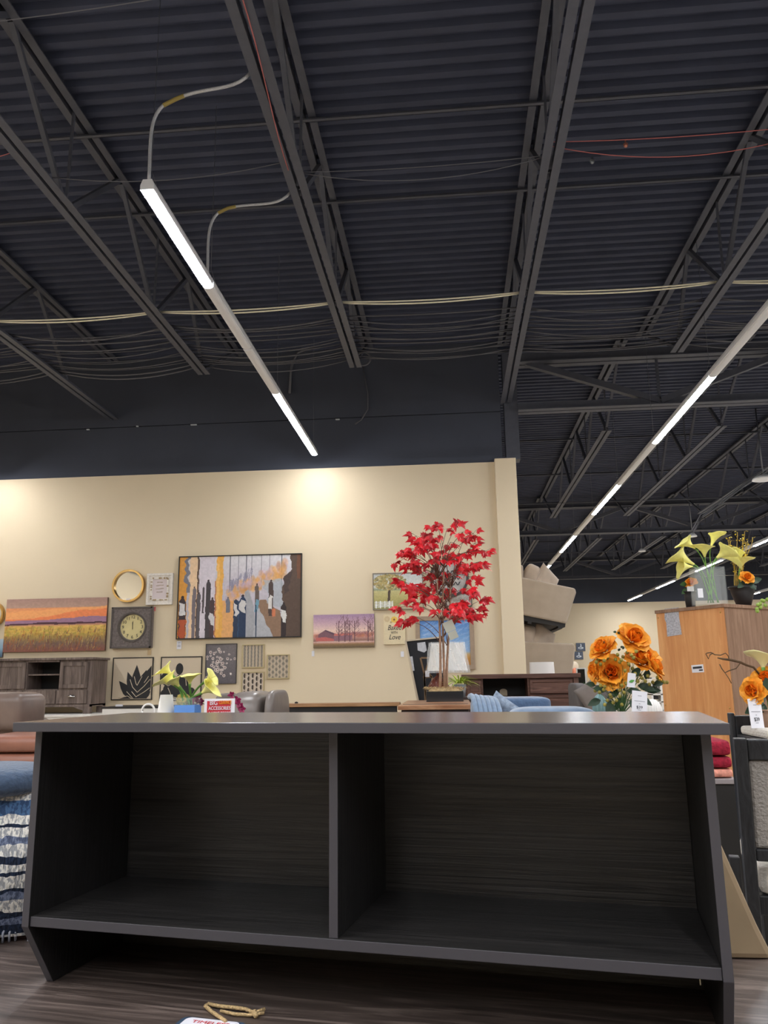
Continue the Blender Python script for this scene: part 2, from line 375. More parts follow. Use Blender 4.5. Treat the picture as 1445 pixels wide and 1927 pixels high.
for y in (8.1, 3.22): strip(-6.6, y, 2.44, 2 if y > 5 else True, 'lit strip light out of the frame at left', 'strip lights left of the frame', False)
for x in (-6.6, -4.2, -1.87, .5, 2.84, 5.2):
    for y in ((-5.4, -.5) if x in (-6.6, -1.87, 2.84) else (-3.0,)): strip(x, y, 2.44, True, 'added fill strip light, unseen behind the viewpoint', 'added fill strips behind the viewpoint', False)  # extra unseen lamps, added to brighten the wall and hutch front
# ================================================================ FOREGROUND: table and hutch
TH = math.radians(-10.19); TZ = H-.5748
m_hutch = wood('charcoal_wood_shaded', (28, 27, 27), (54, 51, 50), (1.4, 60, 60), .3, .35, .5, 2.2)  # hutch faces darkened: the shade in the cubbies is put into the wood colour
m_hutchv = wood('charcoal_upright_shaded', (27, 26, 26), (40, 38, 38), (60, 60, 1.2), .4, .35, .5, 2.2)
m_table = wood('table_walnut_grey', (62, 52, 47), (128, 112, 104), (1.4, 22, 22), .38, .2, .9, 2.5, c0=(88, 75, 69))
LX, LY = -.8310, 1.5505
hu = thing('storage_hutch', 'charcoal wood-grain open hutch with two cubbies standing on the console table', 'hutch', (LX, LY, TZ), (0, 0, TH))
m_litband = mat('lit_edge_band', (69, 66, 70), .45)  # front edges coloured lighter than the shaded faces, as if catching light
def hb(name, m, *b, bevel=.0012):
    mb = MB(); mb.box(*b); mb.m[2] = 0 if name == 'back_panel' else 1; m = [m, m_litband]; return obj(name, mb, m, hu, world=False, bevel=bevel)
zt = H-.0935-TZ; zk = H-.453-TZ; W0 = 1.2514; DB = .335
m_htop = wood('charcoal_top_sheen', (58, 54, 54), (72, 68, 67), (1.2, 70, 70), .2, .03, .8, 2.2)  # lighter copy of the wood, grazing sheen painted into its colour
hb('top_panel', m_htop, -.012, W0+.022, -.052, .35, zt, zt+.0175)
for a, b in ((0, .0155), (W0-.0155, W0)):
    mb = MB(); mb.prism([(0, zt), (DB, zt), (DB, 0), (.085, 0), (.0, zk)], a, b, 'yz'); mb.m[5] = mb.m[6] = 1; obj('side_panel', mb, [m_hutchv, m_litband], hu, world=False, bevel=.001)
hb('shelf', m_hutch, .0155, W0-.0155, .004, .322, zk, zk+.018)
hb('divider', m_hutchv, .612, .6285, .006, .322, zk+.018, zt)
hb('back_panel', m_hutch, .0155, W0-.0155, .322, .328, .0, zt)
mb = MB(); mb.tube([(1.205, .02, zk-.001), (1.205, .02, zk-.013)], .0012, 6); obj('dowel_pin', mb, mat('brass_pin', (190, 180, 150), .4, .6), hu, world=False)
tb = thing('console_table', 'grey-brown wood-grain console table under the charcoal hutch', 'table', (LX, LY, 0), (0, 0, TH))
def tbx(name, m, *b, bevel=.003):
    mb = MB(); mb.box(*b); return obj(name, mb, m, tb, world=False, bevel=bevel)
tbx('tabletop', m_table, -1.05, 1.7, -.9, .56, TZ-.035, TZ)
tbx('body', m_table, -1.0, 1.65, -.05, .5, .12, TZ-.035)
for a, b in ((-1.0, -.86), (1.6, -.86), (-1.0, .45), (1.6, .45)):
    tbx('leg', m_table, a, a+.06, b, b+.06, 0, TZ-.035)
# price tag with twine
m_card = mat('white_card', (235, 233, 238), .5); m_navy = mat('navy_edge', (60, 78, 98), .5); m_red = mat('red_ink', (200, 50, 60), .5); m_ink = mat('dark_ink', (50, 50, 55), .6)
c = atz(398, 1927, TZ+.002); tg = thing('hang_tag', 'white rounded hang tag with navy edge lying on the table front', 'tag', c, (0, 0, TH))
def rrect(w, h, r, n=5):
    p = []
    for cx, cy, a0 in ((w/2-r, h/2-r, 0), (-w/2+r, h/2-r, 90), (-w/2+r, -h/2+r, 180), (w/2-r, -h/2+r, 270)):
        for k in range(n+1): a = math.radians(a0+90*k/n); p.append((cx+r*math.cos(a), cy+r*math.sin(a)))
    return p
mb = MB(); mb.prism([(x, y-.03) for x, y in rrect(.118, .09, .012)], 0, .0015, 'xy'); obj('backing', mb, m_navy, tg, world=False)
mb = MB(); mb.prism([(x, y-.032) for x, y in rrect(.1, .086, .011)], .0016, .0026, 'xy'); obj('card', mb, m_card, tg, world=False)
obj('lettering', text_mb('TIMELESS', .013, Matrix.Translation((0, -.004, .003)), .0002, width=.068), m_red, tg, world=False)
mb = MB(); a = [atz(x, y, TZ+.006) for x, y in ((425, 1922), (400, 1905), (386, 1893), (392, 1889), (410, 1893), (440, 1896), (462, 1899), (478, 1906), (498, 1899))]
mb.tube(a, .0032, 6); mb.tube([atz(x, y, TZ+.005) for x, y in ((415, 1902), (440, 1908), (470, 1910), (497, 1906))], .0026, 6)
mb.tube([atz(478, 1903, TZ+.009), atz(482, 1913, TZ+.004)], .0045, 6)
obj('twine', mb, mat('jute_twine', (212, 180, 130), .9, var=.3, scale=300, bump=.8), tg)

# ================================================================ soft things at the left
def cushion(w, h, t, n=14):                         # stuffed cushion in the local xz plane, seam along its outline
    mb = MB(); P = []; Q = []
    for i in range(n+1):
        r = []; q = []
        for j in range(n+1):
            u = -1+2*i/n; v = -1+2*j/n; pin = 1-.06*(abs(u)**2*(1-abs(v)**2)+abs(v)**2*(1-abs(u)**2)) if 0 else 1
            k = (max(0, 1-u**4)*max(0, 1-v**4))**.5; su = u*(1-.07*(1-v*v)*u*u); sv = v*(1-.07*(1-u*u)*v*v)
            r.append((su*w/2, -k*t/2, sv*h/2)); q.append((su*w/2, k*t/2, sv*h/2))
        P.append(r); Q.append(q)
    mb.grid(P); mb.grid([x[::-1] for x in Q]); return mb
m_throw = None
def throw_material():
    m = bpy.data.materials.new('striped_woven_throw'); t, b = nt(m); tc = t.nodes.new('ShaderNodeTexCoord'); sp = t.nodes.new('ShaderNodeSeparateXYZ')
    t.links.new(tc.outputs['Object'], sp.inputs[0])
    r = t.nodes.new('ShaderNodeValToRGB'); r.color_ramp.interpolation = 'CONSTANT'; e = r.color_ramp.elements
    N, Wt, B, S = (28, 42, 66), (240, 235, 226), (78, 110, 150), (120, 130, 155)
    stops = [(0, Wt), (.04, N), (.09, S), (.13, N), (.17, Wt), (.24, S), (.28, N), (.30, Wt), (.37, N), (.385, Wt), (.43, N), (.47, Wt), (.53, S), (.57, Wt), (.62, N), (.635, Wt), (.68, B), (.76, Wt), (.83, N), (.855, Wt)]
    e[0].color = (*lin(stops[0][1]), 1); e[1].position = .999; e[1].color = (*lin(Wt), 1)
    for p, c in stops[1:]: x = e.new(p); x.color = (*lin(c), 1)
    n = t.nodes.new('ShaderNodeTexNoise'); n.inputs['Scale'].default_value = 18; ma = t.nodes.new('ShaderNodeMath'); ma.operation = 'MULTIPLY_ADD'; ma.inputs[1].default_value = .05
    ms = t.nodes.new('ShaderNodeMath'); ms.operation = 'MULTIPLY'; ms.inputs[1].default_value = 1/.40
    t.links.new(n.outputs[0], ma.inputs[0]); t.links.new(sp.outputs['Z'], ms.inputs[0]); t.links.new(ms.outputs[0], ma.inputs[2]); t.links.new(ma.outputs[0], r.inputs[0])
    ck = t.nodes.new('ShaderNodeTexNoise'); mp = t.nodes.new('ShaderNodeMapping'); mp.inputs['Scale'].default_value = (170, 170, 60); t.links.new(tc.outputs['Object'], mp.inputs[0]); t.links.new(mp.outputs[0], ck.inputs[0]); ck.inputs['Scale'].default_value = 1
    cr = t.nodes.new('ShaderNodeValToRGB'); cr.color_ramp.elements[0].position = .47; cr.color_ramp.elements[1].position = .53
    cr.color_ramp.elements[0].color = (.35, .38, .45, 1); cr.color_ramp.elements[1].color = (1, 1, 1, 1); t.links.new(ck.outputs[0], cr.inputs[0])
    mx = t.nodes.new('ShaderNodeMix'); mx.data_type = 'RGBA'; mx.blend_type = 'MULTIPLY'; mx.inputs[0].default_value = .85
    t.links.new(r.outputs[0], mx.inputs[6]); t.links.new(cr.outputs[0], mx.inputs[7]); t.links.new(mx.outputs[2], b.inputs['Base Color']); b.inputs['Roughness'].default_value = .95
    bp = t.nodes.new('ShaderNodeBump'); bp.inputs['Distance'].default_value = .006; t.links.new(ck.outputs[0], bp.inputs['Height']); t.links.new(bp.outputs[0], b.inputs['Normal'])
    return m
YT = 1.76
p0 = at(62, 1478, YT); p1 = at(30, 1792, YT); p1.z = TZ+.014
th = thing('woven_throw', 'blue and white striped woven throw with fringe piled on the table left of the hutch', 'throw', (p1.x-.2, YT, p1.z))
mb = MB(); P = []
for i in range(25):
    f = i/24; z = p1.z+(p0.z-p1.z)*f; row = []
    bul = .06*math.sin(math.pi*min(1, f*1.05))
    for k in range(40):
        a = 2*math.pi*k/40; rx = .30+bul-.10*max(0, f-.85)/.15; row.append((p1.x-.30+rx*math.cos(a)*(1+.03*math.sin(a*9)), YT+.16+(.12+bul)*math.sin(a)*(1+.06*math.sin(a*11+f)), z+.03*math.cos(a*2)*f))
    P.append(row)
mb.grid(P, closed=True); q = [Vector(v) for v in P[-1]]; c = sum(q, Vector())/len(q)+Vector((0, 0, .03)); b0 = len(mb.v); mb.add([c], []);
b1 = b0-40; mb.f += [[b1+k, b1+(k+1) % 40, b0] for k in range(40)]; mb.m += [0]*40; mb.s += [True]*40
obj('blanket', mb, throw_material(), th)
mb = MB()
for k in range(90):
    a = 2*math.pi*k/90; x = p1.x-.30+.3*math.cos(a); yy = YT+.16+.12*math.sin(a); r = random.uniform(-.008, .008)
    mb.tube([(x, yy, p1.z+.035), (x+r, yy+r, p1.z+.01), (x+2*r, yy-r, p1.z-.012)], .0028, 5)
obj('fringe', mb, mat('fringe_white_blue', (175, 180, 195), .9, var=.35, scale=60), th)
m_nvy = mat('navy_fabric', (62, 78, 100), .95, var=.18, scale=90, bump=.5, sheen=.3)
c = at(6, 1466, 1.9); mb = MB(); mb.blob((c.x-.05, c.y, c.z+.0), (.17, .14, .036), (.6, .8), 32, 14, wob=.02)
tag(obj('scatter_cushion', mb, m_nvy, sub=1), 'navy blue fabric cushion resting on the striped throw', 'cushion')
# leather seating
m_lea = mat('brown_leather', (112, 94, 84), .38, var=.14, scale=9, bump=.25, spec=.5); m_lea2 = mat('cognac_leather', (140, 92, 74), .36, var=.15, scale=7, bump=.25)
Yr = 3.4
rc = thing('recliner', 'brown leather recliner with a padded headrest behind the hutch at far left', 'recliner', (at(0, 1340, Yr).x-.1, Yr+.3, 0))
c0 = at(-60, 1345, Yr); c1 = at(90, 1345, Yr+.26); zt_ = at(50, 1305, Yr).z
mb = MB(); mb.blob(((c0.x+c1.x)/2, Yr+.14, zt_-.08), ((c1.x-c0.x)/2, .12, .085), (.42, .28), 40, 16); obj('headrest', mb, m_lea, rc)
mb = MB(); z2 = at(0, 1382, Yr).z; mb.blob(((c0.x+c1.x)/2-.0, Yr+.2, (zt_-.17+z2-.06)/2-.03), ((c1.x-c0.x)/2+.015, .13, .12), (.4, .3), 40, 16); obj('backrest', mb, m_lea, rc)
Ys = 3.0; a = at(-50, 1400, Ys); b = at(66, 1400, Ys)
for nm, ya, yb, mm in (('arm_cushion', 1386, 1418, m_lea2), ('seat_cushion', 1419, 1455, m_lea2)):
    za = at(30, ya, Ys).z; zb = at(30, yb, Ys).z; mb = MB(); mb.blob(((a.x+b.x)/2+.06, Ys+.25, (za+zb)/2), ((b.x-a.x)/2+.07, .24, (za-zb)/2+.004), (.35, .3), 40, 14); obj(nm, mb, mm, rc)
mb = MB(); mb.box(a.x, b.x+.1, Ys+.05, Ys+.75, .05, at(30, 1450, Ys).z); obj('base', mb, m_lea2, rc, bevel=.03)
# grey leather recliner further back
m_glea = mat('grey_leather', (128, 118, 112), .32, var=.12, scale=8, bump=.2)
Yg = 5.2; gr = thing('recliner', 'rounded grey-brown leather recliner back behind the red clearance sign', 'recliner', (at(460, 1340, Yg).x, Yg, 0))
def wp(x, y, Y): return at(x, y, Y)
for x0, x1, yt, nm in ((424, 520, 1304, 'back_panel'), (496, 541, 1301, 'back_bolster'), (400, 446, 1307, 'back_panel')):
    a = wp(x0, yt, Yg); b = wp(x1, yt, Yg+.5); mb = MB(); mb.blob(((a.x+b.x)/2, Yg+.3, a.z-.26), ((b.x-a.x)/2+.004, .3, .265), (.45, .35), 32, 16); obj(nm, mb, m_glea, gr)
a = wp(395, 1340, Yg); b = wp(542, 1340, Yg); mb = MB(); mb.box(a.x, b.x, Yg+.05, Yg+.9, 0, a.z-.2); obj('base', mb, m_glea, gr, bevel=.03)
# ================================================================ furniture along the back wall
m_gw = wood('weathered_grey_wood', (88, 76, 70), (142, 126, 118), (14, 14, 1.2), .55, .3, .3, 1.5, c0=(116, 101, 94))
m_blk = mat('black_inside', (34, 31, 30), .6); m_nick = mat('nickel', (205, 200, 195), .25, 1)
Yc = 10.3; xr = at(174, 1240, Yc).x; xl = xr-2.1; z1 = at(100, 1238, Yc).z; z0 = at(170, 1343, Yc).z
sb = thing('sideboard', 'weathered grey wood sideboard with open niche under the sunset painting', 'sideboard', ((xl+xr)/2, Yc+.25, z0))
def bx(name, m, par, *b, bevel=.004):
    mb = MB(); mb.box(*b); return obj(name, mb, m, par, bevel=bevel)
X = lambda px, Y=Yc: at(px, 1290, Y).x
Z = lambda py, Y=Yc, px=100: at(px, py, Y).z
bx('top_panel', m_gw, sb, xl-.02, xr+.025, Yc-.03, Yc+.5, z1-.03, z1)
nx0, nx1 = X(48), X(109)
mb = MB(); fz = Z(1297)
mb.box(xl, nx0, Yc+.02, Yc+.48, z0+.1, z1-.03); mb.box(nx1, xr, Yc+.02, Yc+.48, z0+.1, z1-.03); mb.box(nx0, nx1, Yc+.02, Yc+.48, z0+.1, fz); mb.box(nx0, nx1, Yc+.44, Yc+.48, fz, z1-.03)
mb.box(nx0, nx1, Yc, Yc+.44, z1-.055, z1-.03)
obj('carcass', mb, m_gw, sb, bevel=.003)
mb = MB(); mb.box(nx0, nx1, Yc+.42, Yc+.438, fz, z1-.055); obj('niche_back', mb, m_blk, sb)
bx('shelf', m_gw, sb, nx0, nx1, Yc+.04, Yc+.42, Z(1271), Z(1268))
def door(par, m, x0, x1, za, zb, Y, nm='door', r=.05):
    d = MB(); d.box(x0, x1, Y+.008, Y+.02, za, zb); d.box(x0, x0+r, Y-.006, Y+.008, za, zb); d.box(x1-r, x1, Y-.006, Y+.008, za, zb); d.box(x0+r, x1-r, Y-.006, Y+.008, zb-r, zb); d.box(x0+r, x1-r, Y-.006, Y+.008, za, za+r)
    return obj(nm, d, m, par, bevel=.002)
def cup(par, x, z, Y, w=.05):
    g = MB(); P = []
    for i in range(7):
        ph = math.pi/2*i/6; P.append([(x+w*math.cos(t)*math.cos(ph*.0)*(1), Y-.03*math.sin(t)*math.cos(ph), z+.028*math.sin(ph)*math.sin(t)) for t in np.linspace(0, math.pi, 13)])
    g.grid(P); return obj('handle', g, m_nick, par, solid=.003)
door(sb, m_gw, nx1+.015, xr-.05, fz+.01, z1-.06, Yc); door(sb, m_gw, X(-20), nx0-.015, fz+.01, z1-.06, Yc)
for x0, x1 in ((nx1-.01, xr-.05), (X(44), nx1-.03), (X(-20), X(42))):
    d = bx('drawer', m_gw, sb, x0, x1, Yc-.002, Yc+.02, Z(1325), Z(1299)); cup(d, (x0+x1)/2, Z(1312), Yc-.004, .055)
mb = MB(); lo = z0
for x0 in (xr-.09, xl): mb.box(x0, x0+.09, Yc, Yc+.08, lo, z0+.12); mb.box(x0, x0+.09, Yc+.4, Yc+.48, lo, z0+.12)
obj('foot', mb, m_gw, sb)
mb = MB(); mb.prism([(xr-.09, z0+.11), (xr-.25, z0+.11), (xr-.2, z0+.075), (xr-.09, z0+.04)], Yc+.0, Yc+.02, 'xz'); mb.box(xl, xr, Yc-.01, Yc+.48, z0+.09, z0+.12); obj('apron', mb, m_gw, sb)
m_wht = mat('white_lacquer', (232, 228, 222), .4); m_wshade = mat('white_shade', (238, 234, 228), .7, trans=0)
a = X(-30); mb = MB(); mb.box(a-.9, xr+.12, Yc-.25, Yc+.5, 0, z0-.03); wc = thing('low_cabinet', 'white low cabinet carrying the weathered grey sideboard', 'cabinet', (xr-.8, Yc+.1, 0)); obj('body', mb, m_wht, wc, bevel=.004)
bx('top_panel', m_wht, wc, a-.92, xr+.14, Yc-.27, Yc+.52, z0-.03, z0)
Yw = 9.2; x0 = at(190, 1335, Yw).x; x1 = at(306, 1335, Yw).x; zz = at(240, 1330, Yw).z
wc = thing('low_cabinet', 'white cabinet with a thin black top below the leaf prints', 'cabinet', ((x0+x1)/2, Yw+.3, 0))
bx('body', m_wht, wc, x0+.01, x1-.01, Yw+.01, Yw+.6, 0, zz-.02); bx('top_panel', m_blk, wc, x0, x1, Yw, Yw+.62, zz-.02, zz)
pc = at(226, 1327, Yw+.2); mb = MB(); mb.box(pc.x-.035, pc.x+.035, Yw+.15, Yw+.2, zz, zz+.022); tag(obj('card_stack', mb, m_card), 'small clear white card block on the black cabinet top', 'card block')
# dark walnut console, deep brown chest at the column
m_wal = wood('dark_walnut', (84, 57, 48), (136, 98, 84), (1.2, 18, 18), .45, .2, .4, 1.5, c0=(108, 76, 65))
Yk = 9.3; kx0 = at(868, 1270, Yk).x; kx1 = at(1092, 1270, Yk).x; kz = at(980, 1268, Yk).z
ks = thing('media_console', 'dark walnut media console with drawers and open shelf by the beige column', 'console', ((kx0+kx1)/2, Yk+.2, 0))
bx('top_panel', m_wal, ks, kx0, kx1, Yk-.02, Yk+.45, kz-.05, kz)
nx0, nx1 = at(909, 1290, Yk).x, at(993, 1290, Yk).x; kb = at(980, 1345, Yk).z
mb = MB(); mb.box(kx0+.03, nx0, Yk+.02, Yk+.43, 0, kz-.05); mb.box(nx1, kx1-.03, Yk+.02, Yk+.43, 0, kz-.05); mb.box(nx0, nx1, Yk+.02, Yk+.43, 0, kb-.02); mb.box(kx1-.03-.05, kx1-.025, Yk-.005, Yk+.02, 0, kz-.05); obj('carcass', mb, m_wal, ks, bevel=.003)
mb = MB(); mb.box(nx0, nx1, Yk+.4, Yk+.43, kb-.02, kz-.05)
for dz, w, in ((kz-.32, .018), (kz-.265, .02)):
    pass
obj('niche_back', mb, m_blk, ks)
mb = MB(); sx = at(951, 1300, Yk).x; szz = at(951, 1309, Yk).z
for dz in (.02, -.07): mb.prism([(sx+.05*math.cos(a)*.9, szz+dz+(.03*math.sin(a)+(.02 if math.sin(a) > 0 else -.02))) for a in np.linspace(0, 2*math.pi, 24, endpoint=False)], Yk+.39, Yk+.4, 'xz')
obj('cable_port', mb, m_beige, ks)
bx('shelf', m_wal, ks, nx0, nx1, Yk+.03, Yk+.4, szz-.028, szz-.012)
for x0, x1 in ((nx1+.02, kx1-.09), (kx0+.06, nx0-.02)):
    for za, zb in ((1278, 1305), (1308, 1336)):
        a_, b_ = at(1040, zb, Yk).z, at(1040, za, Yk).z; d = MB(); d.box(x0, x1, Yk, Yk+.02, a_, b_)
        o1 = .035; P = [[(x0+o, Yk-e, a_+o), (x1-o, Yk-e, a_+o), (x1-o, Yk-e, b_-o), (x0+o, Yk-e, b_-o)] for o, e in ((.0, .0), (.006, .012), (.028, .012), (.04, .002), (.05, .002))]; d.grid(P, closed=True, sm=False); d.add(P[-1], [(0, 1, 2, 3)])
        obj('drawer', d, m_wal, ks)
x0, x1 = at(996, 1250, 9.5).x, at(1043, 1250, 9.5).x; zb = kz; zt2 = at(1020, 1246, 9.5).z; mb = MB(); P = []
mb.lathe([((x1-x0)/2, 0), ((x1-x0)/2-.004, zt2-zb)], ((x0+x1)/2, 9.52, zb), 40, cap=(False, False), sy=.85)
mb.lathe([((x1-x0)/2-.008, .0), ((x1-x0)/2-.012, zt2-zb-.001)], ((x0+x1)/2, 9.52, zb), 40, cap=(False, False), sy=.85)
tag(obj('lamp_shade', mb, m_wshade), 'white drum lamp shade sitting on the dark walnut console', 'lamp shade')
# long wood counter in the middle
m_oak = wood('honey_oak', (150, 108, 72), (190, 146, 102), (1.2, 20, 20), .45, .15)
Yb = 7.2; x0 = at(536, 1330, Yb).x; x1 = at(752, 1330, Yb).x; z = at(640, 1323, Yb).z; z2 = at(640, 1330, Yb).z
lc = thing('display_counter', 'long honey-wood display counter with a black body in front of the beige wall', 'counter', ((x0+x1)/2, Yb+.2, 0))
bx('top_panel', m_oak, lc, x0, x1, Yb, Yb+.14, z2-.0, z); bx('body', m_blk, lc, x0+.03, x1-.03, Yb+.02, Yb+.12, 0, z2)
p = at(556, 1322, Yb); mb = MB(); mb.box(p.x-.014, p.x+.014, Yb+.03, Yb+.05, z, z+.01); mb.tube([(p.x-.012, Yb+.04, z+.01), (p.x, Yb+.04, z+.014), (p.x+.012, Yb+.04, z+.01)], .003, 6); tag(obj('clip', mb, m_blk), 'small dark clip on the honey-wood counter edge', 'clip')
# tall chest under the red maple
m_chest = wood('two_tone_chest', (120, 74, 48), (192, 148, 112), (1.2, 16, 16), .3, .1, c0=(160, 112, 80)); m_esp = mat('espresso_wood', (52, 36, 32), .5, var=.2, scale=20)
Ym = 4.7; x0 = at(748, 1330, Ym).x; x1 = at(888, 1330, Ym).x; z = at(818, 1327, Ym).z; CHZ = z
ch = thing('wooden_chest', 'tall wooden chest with a striped brown top carrying the red maple tree', 'chest', ((x0+x1)/2, Ym+.3, 0))
bx('top_panel', m_chest, ch, x0, x1, Ym, Ym+.98, z-.026, z); bx('body', m_esp, ch, x0+.02, x1-.02, Ym+.02, Ym+.96, 0, z-.026)
bx('inlay_strip', m_esp, ch, x0+.02, x1-.02, Ym+.16, Ym+.21, z, z+.001, bevel=0)
# stacked beige sofas behind the column
m_sofa = mat('greige_velvet', (168, 152, 134), .9, var=.06, scale=6, bump=.15, sheen=.3); m_sofa2 = mat('greige_cushion', (178, 160, 142), .9, var=.06, scale=8, bump=.15, sheen=.3)
def sofa(label, loc, rot, parts=True):
    t = thing('sofa', label, 'sofa', loc, rot, group='greige sofas stacked behind the column')
    D = .95; L = 2.0
    for y0 in (0, L-.2):
        mb = MB(); mb.prism([(-.02, .62), (D-.02, .56), (D+.0, .5), (D-.09, .02), (0, .06)], y0, y0+.2, 'xz'); obj('arm', mb, m_sofa, t, world=False, bevel=.025)
    mb = MB(); mb.prism([(-.05, .78), (.13, .8), (.22, .1), (0, .08)], .02, L-.02, 'xz'); obj('backrest', mb, m_sofa, t, world=False, bevel=.03)
    mb = MB(); mb.box(.0, D-.12, .2, L-.2, .05, .3); obj('seat_frame', mb, m_sofa, t, world=False, bevel=.02)
    mb = MB(); mb.blob((.58, L/2, .38), (.36, L/2-.22, .1), (.3, .25), 28, 12); obj('seat_cushion', mb, m_sofa2, t, world=False)
    for y0 in (.56, 1.42): mb = MB(); mb.blob((.27, y0, .66), (.12, .4, .22), (.5, .4), 28, 14, rot=(0, .3, 0)); obj('back_cushion', mb, m_sofa2, t, world=False)
    mb = cushion(.44, .44, .16); mb.xf(Matrix.Translation((.52, .36, .63)) @ Euler((0, math.radians(14), math.radians(42))).to_matrix().to_4x4() @ Euler((0, math.radians(12), 0)).to_matrix().to_4x4()); obj('throw_pillow', mb, m_sofa2, t, world=False)
    mb = MB(); mb.box(.03, D-.1, .03, L-.03, -.03, .05); mb.box(.3, .36, .03, L-.03, -.06, -.03); mb.box(D-.2, D-.14, .03, L-.03, -.06, -.03); obj('underside', mb, m_blk, t, world=False)
    return t
Yq = 11.9; p = at(1082, 1206, Yq)
sofa('greige velvet sofa, lower of the two stacked behind the beige column', (p.x-.95, Yq, p.z-.60), (0, 0, 0))
p2 = at(985, 1160, Yq)
sofa('greige velvet sofa tilted forward, top of the stack behind the column', (p.x-.96, Yq, p2.z+.01), (0, math.radians(10), 0))
mb = MB(); z = p.z-.66
for xx in (p.x-.85, p.x-.25):
    for yy in (Yq+.1, Yq+1.7): mb.box(xx, xx+.1, yy, yy+.1, 0, z-.06)
mb.box(p.x-.9, p.x-.1, Yq, Yq+1.95, z-.06, z); tag(obj('stacking_rack', mb, m_blk), 'black stacking rack holding up the two greige sofas', 'rack')
# ================================================================ WALL ART
m_can = mat('canvas_edge', (120, 95, 85), .8); m_bfr = mat('black_frame', (38, 34, 32), .45); m_champ = mat('champagne_frame', (196, 180, 140), .35, .5)
m_dkfr = mat('dark_grey_frame', (70, 66, 64), .5); m_taupe = mat('taupe_frame', (168, 145, 122), .6, var=.08, scale=20)
def art(name, label, cat, tl, tr, bl, br, cv, depth=.04, frame=.0, fmat=None, group=None, edge=None, ft=.012, Y=YW-.003):
    A, B, C, D = [at(*p, Y) for p in (tl, tr, bl, br)]
    x0 = (A.x+C.x)/2; x1 = (B.x+D.x)/2; z1 = (A.z+B.z)/2; z0 = (C.z+D.z)/2
    t = thing(name, label, cat, ((x0+x1)/2, Y, z0), group=group); f = frame
    if f:
        mb = MB(); y0 = Y-depth-ft
        mb.box(x0, x1, y0, Y, z0, z0+f); mb.box(x0, x1, y0, Y, z1-f, z1); mb.box(x0, x0+f, y0, Y, z0+f, z1-f); mb.box(x1-f, x1, y0, Y, z0+f, z1-f)
        obj('frame', mb, fmat or m_bfr, t, bevel=.002)
    e = f+.0005 if f else 0
    if depth > .012:
        mb = MB(); mb.box(x0+e, x1-e, Y-depth+.001, Y, z0+e, z1-e); obj('backing', mb, edge or m_can, t)
    if cv is not None:
        canvas_obj('picture', cv, (x0+e, Y-depth, z1-e), (x1-x0-2*e, 0, 0), (0, 0, -(z1-z0-2*e)), t)
    return t, (x0, x1, z0, z1, Y-depth)
# 1 sunset field
c = Canvas(190, 98)
c.vgrad([(0, (176, 140, 128)), (.17, (192, 156, 138)), (.18, (240, 158, 108)), (.30, (255, 178, 118)), (.5, (200, 140, 120)), (.53, (232, 188, 110)), (.62, (216, 178, 92)), (.72, (180, 150, 84)), (.85, (132, 104, 92)), (1, (146, 92, 78))])
c.poly([(0, .26), (.4, .22), (.7, .18), (1, .16), (1, .4), (0, .45)], (255, 176, 112), .8, .03)
c.poly([(.25, .38), (.42, .34), (.6, .27), (.8, .22), (1, .21), (1, .42), (.1, .45), (0, .42)], (246, 142, 92), .95, .03)
c.poly([(0, .44), (.2, .41), (.45, .40), (.7, .37), (.85, .34), (1, .37), (1, .46), (0, .5)], (168, 128, 152), 1, .02)
c.poly([(0, .49), (.3, .46), (.6, .46), (1, .45), (1, .485), (.5, .50), (.3, .49), (0, .52)], (92, 62, 70), 1, .02)
for i in range(420):
    x = random.random(); y = random.uniform(.6, 1); h = random.uniform(.03, .12); cc = random.choice([(200, 110, 60), (170, 120, 70), (110, 80, 80), (150, 130, 80), (214, 176, 100), (130, 80, 60), (104, 84, 90), (190, 90, 50) if x < .3 else (120, 100, 60)])
    c.line((x, y), (x+random.uniform(-.01, .02), y-h), .006, cc, .55)
for i in range(160): x = random.random(); y = random.uniform(.52, .7); c.ell(x, y, .02, .02, random.choice([(224, 190, 84), (170, 160, 70), (235, 200, 110), (190, 150, 70)]), .4)
c.grain(.07)
art('canvas_painting', 'orange sunset over a grassy field, wide unframed canvas above the grey sideboard', 'painting', (16, 1130), (204, 1123), (8, 1228), (200, 1224), c)
# 2 large abstract of robed figures
c = Canvas(238, 160, (214, 206, 208)); W2 = 238/160
def st(x0, x1, col, y0=0, y1=1, o=1., wob=.015): c.poly([(x0, y0), (x1, y0), (x1, y1), (x0, y1)], col, o, wob)
c.vgrad([(0, (222, 218, 220)), (.35, (205, 196, 204)), (1, (190, 184, 192))])
st(.0, .07, (226, 160, 76)); st(.055, .09, (128, 128, 138), 0, .45, 1, .05); st(.09, .155, (240, 206, 168)); st(.15, .165, (104, 84, 74)); st(.17, .30, (222, 212, 220)); st(.31, .365, (240, 180, 92)); st(.31, .335, (250, 208, 140), .1, .9, .5)
st(.365, .46, (236, 176, 116), .55, 1); st(.30, .31, (190, 120, 90), .3, 1)
for x in (.42, .49, .555, .60, .68, .745, .845): c.line((x, 0), (x, .42), .004, (96, 98, 104), .8)
for i in range(180):
    f = random.random(); x = .40+f*.48; y = .50-.34*f+random.uniform(-.09, .09); c.ell(x, y, .022, .05, random.choice([(226, 166, 96), (240, 178, 104), (206, 150, 96), (196, 170, 186), (220, 190, 200)]), .42, .6)
for i in range(50): f = random.random(); x = .4+f*.2; y = .42-.18*f+random.uniform(-.05, .05); c.line((x, y), (x+.01, y-.06), .006, (150, 146, 166), .6)
